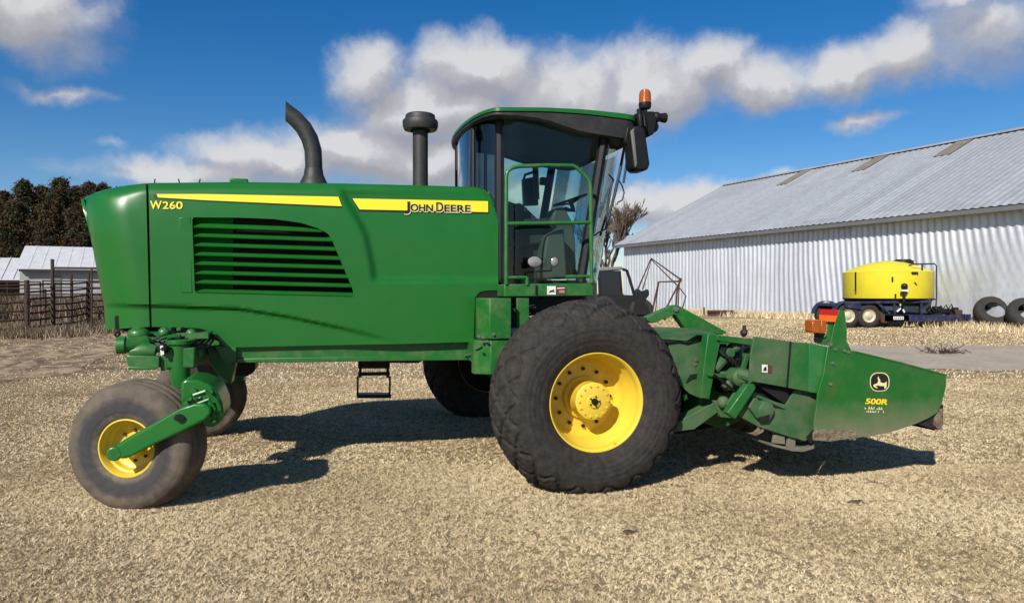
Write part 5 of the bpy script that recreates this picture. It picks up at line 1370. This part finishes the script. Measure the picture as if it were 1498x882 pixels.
# ------------------------------------------------------------------ low sheds on the left
M_TINROOF = surf('white_tin_roof', (0.62, 0.62, 0.63), 0.55, metal=.1, dirt=(.35, .34, .33), amt=.5, dscale=2.5)
M_BLOCK = surf('grey_block_wall', (0.36, 0.365, 0.37), 0.85, dirt=(.2, .2, .2), amt=.6, dscale=1.2, bump=.1)
Y = 40.0; p = W(30, 430, Y)
LS = empty('block_shed', (p.x, Y, .55)); loff = -Vector((p.x, Y, .55)); tag(LS, 'low grey shed with a pale tin gable roof in front of the evergreens', 'shed')
LS.rotation_euler = (0, 0, rad(26))
LQ = lambda px, py, Y=Y: W(px, py, Y) + loff
def SX(px): t = (px - CX) / FPX; return (t * 40.0 - LS.location.x) / (math.cos(rad(26)) - t * math.sin(rad(26)))
x0, x1 = SX(29), SX(250); ze, zr = LQ(50, 394).z, LQ(50, 361.5, Y + 3.2).z; zt0 = LQ(50, 397).z
b = MB()
for k in range(int((x1 - x0) / .6)):
    xa = x0 - .15 + k * .6; b.prism([(xa, -.35, ze), (xa + .56, -.35, ze), (xa + .56, 3.2, zr), (xa, 3.2, zr)], (0, 0, .05)); b.prism([(xa + .55, -.35, ze), (xa + .61, -.35, ze), (xa + .61, 3.2, zr), (xa + .55, 3.2, zr)], (0, 0, .065))
b.prism([(x0 - .15, 3.2, zr), (x1, 3.2, zr), (x1, 6.7, ze), (x0 - .15, 6.7, ze)], (0, 0, .05)); b.build('roof', M_TINROOF, LS)
b = MB(); b.box(((x0 + x1) / 2, .06, zt0 / 2), (x1 - x0, .12, zt0)); b.prism([(x0, .12, 0), (x0, .12, zt0), (x0, 3.2, zr - .1), (x0, 6.3, zt0), (x0, 6.3, 0)], (.1, 0, 0)); b.box(((x0 + x1) / 2, 6.3, zt0 / 2), (x1 - x0, .12, zt0)); b.build('wall', M_BLOCK, LS)
b = MB(); a = LQ(79, 402.5); xa, xb = SX(79), SX(89); b.box(((xa + xb) / 2, -.02, a.z / 2), (xb - xa, .06, a.z)); b.build('door', surf('weathered_door', (.17, .165, .16), .85), LS)
b = MB(); b.box(((x0 + x1) / 2, -.33, ze - .06), (x1 - x0, .04, .12)); b.build('eave_trim', M_CHAR, LS)
Y = 44.5; p = W(0, 430, Y); LB = empty('open_shed', (p.x, Y, .55)); loff2 = -Vector((p.x, Y, .55)); tag(LB, 'lower open-fronted shed with a white tin roof at the left edge', 'shed')
LB.rotation_euler = (0, 0, rad(26))
B2 = lambda px, py, Y=44.5: W(px, py, Y) + loff2
xa, xb = -9.0, B2(60, 400).x; z1, z2 = B2(10, 410).z, B2(10, 378.5, Y + 3).z
b = MB(); b.prism([(xa, -.3, z1), (xb, -.3, z1), (xb + .1, 3.4, z2), (xa, 3.4, z2)], (0, 0, .06))
for k in range(16): b.prism([(xb - k * .6 - .03, -.3, z1 + .05), (xb - k * .6 + .03, -.3, z1 + .05), (xb - k * .6 + .03, 3.4, z2 + .05), (xb - k * .6 - .03, 3.4, z2 + .05)], (0, 0, .05))
b.build('roof', M_TINROOF, LB)
b = MB(); b.box(((xa + xb) / 2, 3.3, z2 / 2 - .05), (xb - xa, .1, z2 - .1)); b.prism([(xb - .1, -.1, 0), (xb - .1, 3.3, 0), (xb - .1, 3.3, z2 - .08), (xb - .1, -.1, z1 - .05)], (.08, 0, 0)); b.prism([(xa, -.1, 0), (xa, 3.3, 0), (xa, 3.3, z2 - .08), (xa, -.1, z1 - .05)], (.08, 0, 0)); b.build('wall', surf('old_timber', (.09, .07, .055), .9), LB)
b = MB()
for k in range(4): b.box((xb - .3 - k * 2.6, -.15, z1 / 2), (.14, .14, z1))
b.build('post', M_RUST, LB)

# ------------------------------------------------------------------ corral panels
M_PIPE = surf('dark_rusty_pipe', (0.045, 0.024, 0.017), 0.8, dirt=(.08, .035, .02), amt=.5, dscale=8)
def panel(x0, y0, x1, y1, label, rails=7, h=1.5, top=None, name='corral_panel', group='corral panels', bow=0.0):
    a, c = Vector((x0, y0, float(gz(y0)))), Vector((x1, y1, float(gz(y1)))); t = c - a
    b = MB(); L_ = t.length
    for k in range(rails):
        z = .22 + (h - .22) * k / (rails - 1); b.tube([Vector((0, 0, z)), t * .5 + Vector((0, 0, z - bow)), t + Vector((0, 0, z))], .03, 6)
    for f in (0.01, .5, .99): b.tube([t * f + Vector((0, 0, .02)), t * f + Vector((0, 0, h + .03))], .03 if f != .5 else .022, 6)
    r = empty(name, a); tag(r, label, 'fence panel', group); b.build('rails', M_PIPE, r); 
    return r
def post(px, Y, h, r, label):
    p = W(px, 440, Y); b = MB(); b.tube([(0, 0, -.02), (0, 0, h)], r, 8); b.lathe([(h - .01, r * 1.15), (h + .02, r), (h + .03, .001)], (0, 0, 0), 'z', 8); b.box((0, -r * .9, h * .62), (r * 1.4, .03, .1))
    o = b.build('fence_post', M_PIPE); o.location = (p.x, Y, float(gz(Y))); tag(o, label, 'fence post', 'corral posts')
X = lambda px, Y: W(px, 440, Y).x
panel(X(-75, 20.5), 20.5, X(38, 22), 22, 'rusty pipe corral panel running out of the picture at the left', 6, 1.5, bow=.02)
panel(X(42, 22), 22, X(76, 23.2), 23.2, 'short rusty corral panel between the thick post and the tall gate post', 7, 1.5)
panel(X(79, 23.2), 23.2, X(128, 25.5), 25.5, 'rusty corral panel just behind the tall gate post', 7, 1.5, bow=.03)
panel(X(130, 25.5), 25.5, X(215, 27), 27, 'far rusty corral panel partly hidden by the hood', 7, 1.5)
panel(X(-40, 29), 29, X(60, 30), 30, 'back corral panel seen through the left front rails', 6, 1.5)
panel(X(62, 30), 30, X(150, 30.5), 30.5, 'back corral panel in front of the grey shed wall', 6, 1.55)
post(39.5, 22, 1.62, .065, 'thick short rusty corral post left of the tall gate post')
post(77, 23.1, 2.25, .052, 'tall rusty gate post carrying a crossbar')
post(104.5, 25.0, 1.75, .042, 'thin corral post right of the tall gate post')
post(130, 25.6, 1.8, .042, 'corral post close to the hood of the windrower')
post(66, 23.6, 1.3, .04, 'low thin corral post left of the tall gate post')
b = MB(); a = W(77, 392, 23.1); c = W(190, 393, 23.4); b.tube([Vector((0, 0, 0)), c - a], .035, 8)
m_ = W(134, 393, 23.25) - a; b.tube([m_, m_ + Vector((0, 0, -(W(134, 393, 23.25).z - float(gz(23.2)))))], .03, 8); e_ = c - a; b.tube([e_, e_ + Vector((0, 0, -(c.z - float(gz(23.4)))))], .04, 8)
o = b.build('gate_crossbar', M_PIPE); o.location = a; tag(o, 'pipe crossbar running from the tall gate post over the corral', 'crossbar')

# ------------------------------------------------------------------ trees
M_BARK = surf('bark', (0.085, 0.06, 0.045), 0.95, bump=.4, bscale=8)
M_CEDAR = tinted('cedar_foliage', [(0.0, (0.022, 0.018, 0.011)), (0.3, (0.050, 0.031, 0.017)), (0.55, (0.092, 0.053, 0.026)), (0.72, (0.038, 0.042, 0.019)), (1.0, (0.045, 0.062, 0.025))])
def cedar(px, topy, Y, wid, seed, label, brown):
    rg = np.random.default_rng(seed); p = W(px, 430, Y); H = W(px, topy, Y).z - .55
    r = empty('evergreen_tree', (p.x, Y, .55)); tag(r, label, 'tree', 'evergreens behind the sheds')
    b = MB(); b.tube([(0, 0, -.1), (.05, 0, H * .5), (0, 0, H * .92)], [.22, .15, .03], 8); b.build('trunk', M_BARK, r)
    nb = 250; T = []; tint = []
    for i in range(nb):
        t = rg.uniform(0.02, 1.0) ** 0.9; z = H * t; L_ = wid * (0.42 + .58 * math.sin(math.pi * min(1, .22 + .8 * (1 - t))) ) * (1 - t) ** .62 * rg.uniform(.5, 1.2)
        a = rg.uniform(0, 6.283); up = rg.uniform(.25, .9) + max(0, t - .55) * 1.6
        tv = np.clip(rg.normal(.36 if brown - .12 > rg.uniform() else .78, .14), 0, 1)
        m = 120; s = rg.uniform(.15, 1, m) ** .7
        base = np.array([math.cos(a), math.sin(a), up]) * L_
        c = np.array([0, 0, z]) + s[:, None] * base[None] + rg.normal(0, .13 + .06 * L_, (m, 3)) * np.array([1, 1, .8])
        sz = rg.uniform(.045, .12, m)
        d1 = rg.normal(0, 1, (m, 3)); d1 /= np.linalg.norm(d1, axis=1)[:, None]; d2 = rg.normal(0, 1, (m, 3)); d2 /= np.linalg.norm(d2, axis=1)[:, None]
        T.append(np.stack([c - d1 * sz[:, None], c + d1 * sz[:, None], c + d2 * sz[:, None] * 1.3], 1)); tint.append(np.clip(tv + rg.normal(0, .10, m), 0, 1))
    top = np.stack([rg.normal(0, .07, 40), rg.normal(0, .07, 40), H * rg.uniform(.93, 1.03, 40)], -1); d1 = rg.normal(0, .14, (40, 3)); d2 = rg.normal(0, .14, (40, 3))
    T.append(np.stack([top, top + d1, top + d2], 1)); tint.append(rg.uniform(.2, .9, 40))
    tris_object('crown', np.concatenate(T), np.concatenate(tint), M_CEDAR, r)
kinds = [(-28, 282, 58, 2.3, .6), (8, 284, 60, 2.0, .75), (37, 268, 58, 2.0, .55), (62, 276, 60, 1.9, .85), (89, 265, 58, 2.1, .5), (112, 277, 61, 1.9, .8), (131, 271, 59, 1.8, .85), (152, 273, 60, 2.0, .7), (178, 280, 59, 2.1, .6), (214, 284, 60, 2.1, .7), (250, 278, 61, 2.0, .5), (22, 300, 52, 1.8, .9), (75, 300, 52, 1.8, .75), (120, 302, 52, 1.7, .85)]
labs = ['broad evergreen at the left edge of the tree row', 'blunt-topped brownish evergreen above the open-fronted shed', 'tall dark evergreen with a pointed tip near the left of the row', 'reddish-brown evergreen between two taller dark ones', 'tallest dark green evergreen in the middle of the row', 'brown evergreen just right of the tallest one', 'slim rust-brown evergreen left of the hood', 'evergreen with its top just clearing the hood corner', 'evergreen mostly hidden behind the engine hood', 'evergreen hidden behind the rear half of the engine hood', 'evergreen hidden behind the louvred part of the engine hood', 'shorter brown evergreen in front, above the white tin roof', 'shorter evergreen in front, above the grey shed roof', 'shorter rust-brown evergreen in front, next to the hood']
for i, ((px, ty, Y, wd, br), lb) in enumerate(zip(kinds, labs)): cedar(px, ty, Y, wd * 1.22, 100 + i, lb, br)

M_TWIG = surf('bare_twigs', (0.13, 0.095, 0.07), 0.95)
def bare_tree(px, topy, Y, spread, seed, label, depth=6):
    rg = random.Random(seed); p = W(px, 430, Y); H = W(px, topy, Y).z - .55
    r = empty('bare_tree', (p.x, Y, .55)); tag(r, label, 'tree', 'bare trees behind the shed')
    b = MB(); tw = MB()
    def grow(q, d, l, rr, k):
        e = q + d * l
        (b if k > 2 else tw).tube([q, q + d * l * .5 + Vector((rg.gauss(0, .06), rg.gauss(0, .06), 0)) * l, e], [rr, rr * .85, rr * .7], 5 if k > 2 else 3, cap=False)
        if k == 0: return
        for i in range(rg.choice((3, 3, 4)) if k > 1 else 4):
            nd_ = (d + Vector((rg.gauss(0, .42) * spread, rg.gauss(0, .42) * spread, rg.uniform(-.1, .35)))).normalized()
            grow(q + d * l * rg.uniform(.55, 1), nd_, l * rg.uniform(.60, .80), max(rr * .6, .024), k - 1)
    grow(Vector((0, 0, -.1)), Vector((0, 0, 1)), H * .36, H * .025, depth)
    b.build('trunk', M_BARK, r); tw.build('crown', M_TWIG, r)
bare_tree(894, 292, 56, .6, 3, 'bare brown tree between the cab and the end of the metal shed')
bare_tree(886, 300, 60, .7, 8, 'bare brown tree half hidden behind the windscreen')
bare_tree(948, 322, 62, .9, 5, 'thin bare treetop showing over the end of the shed roof', 4)

# ================================================================== SKY
world = bpy.data.worlds.new('World'); SC.world = world; world.use_nodes = True
nt = world.node_tree; L = nt.links.new
for n in list(nt.nodes): nt.nodes.remove(n)
SUN_EL, SUN_TO = rad(35.0), Vector((0.438, 0.899))            # elevation; horizontal heading of the light
out = nd(nt, 'ShaderNodeOutputWorld')
sky = nd(nt, 'ShaderNodeTexSky'); sky.sky_type = 'NISHITA'; sky.sun_disc = False; sky.sun_elevation = SUN_EL
sky.sun_rotation = math.atan2(-SUN_TO.x, -SUN_TO.y) % (2 * math.pi); sky.air_density = 1.0; sky.dust_density = 0.3; sky.ozone_density = 2.5; sky.altitude = 500
hsv = nd(nt, 'ShaderNodeHueSaturation', i_Saturation=SKY_SAT, i_Value=SKY_VAL); L(mix(nt, 1.0, sky.outputs[0], (1.0, 0.97, 1.02), 'MULTIPLY'), hsv.inputs['Color'])
bg1 = nd(nt, 'ShaderNodeBackground', i_Strength=SKY_STR); L(hsv.outputs[0], bg1.inputs[0])
tc = nd(nt, 'ShaderNodeTexCoord'); dirv = tc.outputs['Generated']
def vm(op, a, b=None, s=None):
    n = nd(nt, 'ShaderNodeVectorMath', operation=op)
    for i, x in enumerate((a, b)):
        if x is None: continue
        if hasattr(x, 'links'): L(x, n.inputs[i])
        else: n.inputs[i].default_value = x
    if s is not None: (L(s, n.inputs['Scale']) if hasattr(s, 'links') else setattr(n.inputs['Scale'], 'default_value', s))
    return n.outputs['Value'] if op in ('LENGTH', 'DOT_PRODUCT') else n.outputs[0]
def fm(op, a, b=None, c=None, clamp=False):
    n = nd(nt, 'ShaderNodeMath', operation=op); n.use_clamp = clamp
    for i, x in enumerate((a, b, c)):
        if x is None: continue
        if hasattr(x, 'links'): L(x, n.inputs[i])
        else: n.inputs[i].default_value = x
    return n.outputs[0]
def fbm(scale, det, rough, vec, off=(0, 0, 0)):
    n = nd(nt, 'ShaderNodeTexNoise', i_Scale=scale, i_Detail=det, i_Roughness=rough); L(vm('ADD', vec, off), n.inputs['Vector']); return n
# direction -> (azimuth, elevation) in units of the photograph's field, all round the compass
sp = nd(nt, 'ShaderNodeSeparateXYZ'); L(dirv, sp.inputs[0])
az = fm('ARCTAN2', sp.outputs[0], sp.outputs[1]); hz = fm('SQRT', fm('ADD', fm('MULTIPLY', sp.outputs[0], sp.outputs[0]), fm('MULTIPLY', sp.outputs[1], sp.outputs[1])))
el = fm('ARCTAN2', sp.outputs[2], hz)
cb = nd(nt, 'ShaderNodeCombineXYZ'); L(az, cb.inputs[0]); L(el, cb.inputs[1])
warp = fbm(9.0, 6.0, .6, cb.outputs[0], (3.1, 1.7, 0)); w1 = vm('SCALE', vm('SUBTRACT', warp.outputs['Color'], (.5, .5, .5)), s=0.075)
P0_ = vm('ADD', cb.outputs[0], w1)
def ae(px, py):
    d = ray(px, py); return math.atan2(d[0], d[1]), math.atan2(d[2], math.hypot(d[0], d[1]))
BL = [(35, 25, 125, 75, 1.0), (90, 141, 60, 14, .55), (545, 105, 70, 50, .9), (700, 105, 120, 62, 1.1), (640, 165, 170, 60, 1.1), (520, 225, 190, 60, 1.1), (400, 240, 165, 50, 1.05), (620, 240, 170, 60, 1.1), (265, 265, 170, 30, .95), (840, 145, 160, 75, 1.1), (960, 130, 130, 75, 1.15), (1030, 95, 90, 50, 1.0), (1110, 125, 140, 50, 1.05), (1230, 112, 100, 42, 1.0), (1320, 85, 68, 50, 1.0), (860, 210, 110, 55, 1.0), (1455, 40, 110, 60, .65), (1400, 5, 60, 30, .5), (1265, 177, 55, 14, .6), (1020, 292, 190, 42, 1.0), (1120, 262, 110, 16, .6), (930, 300, 120, 45, 1.0), (155, 220, 26, 9, .3), (760, 290, 200, 40, .9)]
def density(vec):
    acc = None
    for x, y, rx, ry, a in BL:
        c = ae(x, y); sx, sy = FPX / rx, FPX / ry
        l = vm('LENGTH', vm('MULTIPLY', vm('SUBTRACT', vec, (c[0], c[1], 0)), (sx, sy, 0)))
        v = fm('MULTIPLY', fm('SUBTRACT', 1.0, l), a)
        acc = v if acc is None else fm('SMOOTH_MAX', acc, v, 0.18)
    # loose cumulus elsewhere round the sky
    n = fbm(3.2, 5.0, .55, dirv, (5, 2, 1)); far = fm('MULTIPLY', fm('SUBTRACT', n.outputs['Fac'], .56), 6.0)
    out_ = nd(nt, 'ShaderNodeMapRange', i_1=.62, i_2=.8, i_3=-2.0, i_4=0.0); L(fm('ABSOLUTE', az), out_.inputs[0])
    hi = nd(nt, 'ShaderNodeMapRange', i_1=.42, i_2=.6, i_3=-2.0, i_4=0.0); L(el, hi.inputs[0])
    far = fm('ADD', far, fm('MAXIMUM', out_.outputs[0], hi.outputs[0]))
    acc = fm('MAXIMUM', acc, far)
    f1 = fbm(12.0, 9.0, .56, vec, (1.3, 4.2, .5)); f2 = fbm(5.0, 3.0, .5, vec, (7.3, 2.2, .5))
    d = fm('ADD', acc, fm('MULTIPLY', fm('SUBTRACT', f1.outputs['Fac'], .5), 1.0)); return fm('ADD', d, fm('MULTIPLY', fm('SUBTRACT', f2.outputs['Fac'], .5), .7))
d0 = density(P0_)
d1 = density(vm('ADD', P0_, (-0.012, 0.030, 0)))               # a sample towards the sun and up
al = nd(nt, 'ShaderNodeMapRange', interpolation_type='SMOOTHSTEP', i_1=-0.08, i_2=0.70, i_3=0.0, i_4=1.0); L(d0, al.inputs[0])
lit = fm('SUBTRACT', d0, d1)
sh = nd(nt, 'ShaderNodeMapRange', i_1=-0.35, i_2=0.40, i_3=0.0, i_4=1.0); L(fm('SUBTRACT', lit, fm('MULTIPLY', fm('MAXIMUM', d1, 0.0), .13)), sh.inputs[0])
cr = ramp(nt, [(0.0, (0.45, 0.455, 0.505)), (0.35, (0.54, 0.54, 0.585)), (0.65, (0.62, 0.62, 0.66)), (1.0, (0.86, 0.86, 0.88))]); L(sh.outputs[0], cr.inputs[0])
bg2 = nd(nt, 'ShaderNodeBackground', i_Strength=CLOUD); L(cr.outputs[0], bg2.inputs[0])
mx = nd(nt, 'ShaderNodeMixShader'); L(fm('MULTIPLY', al.outputs[0], .97), mx.inputs[0]); L(bg1.outputs[0], mx.inputs[1]); L(bg2.outputs[0], mx.inputs[2]); L(mx.outputs[0], out.inputs[0])

ld = bpy.data.lights.new('sun', 'SUN'); ld.energy = SUN_E; ld.angle = rad(0.5); ld.color = (1.0, 0.94, 0.85)
so = bpy.data.objects.new('sun', ld); COL.objects.link(so); so.location = (-10, -20, 20)
so.rotation_euler = Vector((SUN_TO.x * math.cos(SUN_EL), SUN_TO.y * math.cos(SUN_EL), -math.sin(SUN_EL))).to_track_quat('-Z', 'Y').to_euler()

cam = bpy.data.cameras.new('camera'); cam.sensor_width = 36.0; cam.lens = 36.0 * FPX / 1498.0; cam.clip_start = 0.05; cam.clip_end = 3000
co_ = bpy.data.objects.new('camera', cam); COL.objects.link(co_); co_.location = (0, 0, EYE); co_.rotation_euler = (math.pi / 2 - PITCH, 0, 0); SC.camera = co_
SC.view_settings.view_transform = 'Standard'; SC.view_settings.look = 'None'; SC.view_settings.gamma = 1.0; SC.view_settings.use_curve_mapping = False; SC.view_settings.exposure = EXPO
SC.render.engine = 'CYCLES'; SC.cycles.max_bounces = 8; SC.cycles.transparent_max_bounces = 16; SC.cycles.use_denoising = True
SC.render.resolution_x, SC.render.resolution_y = 1024, 602
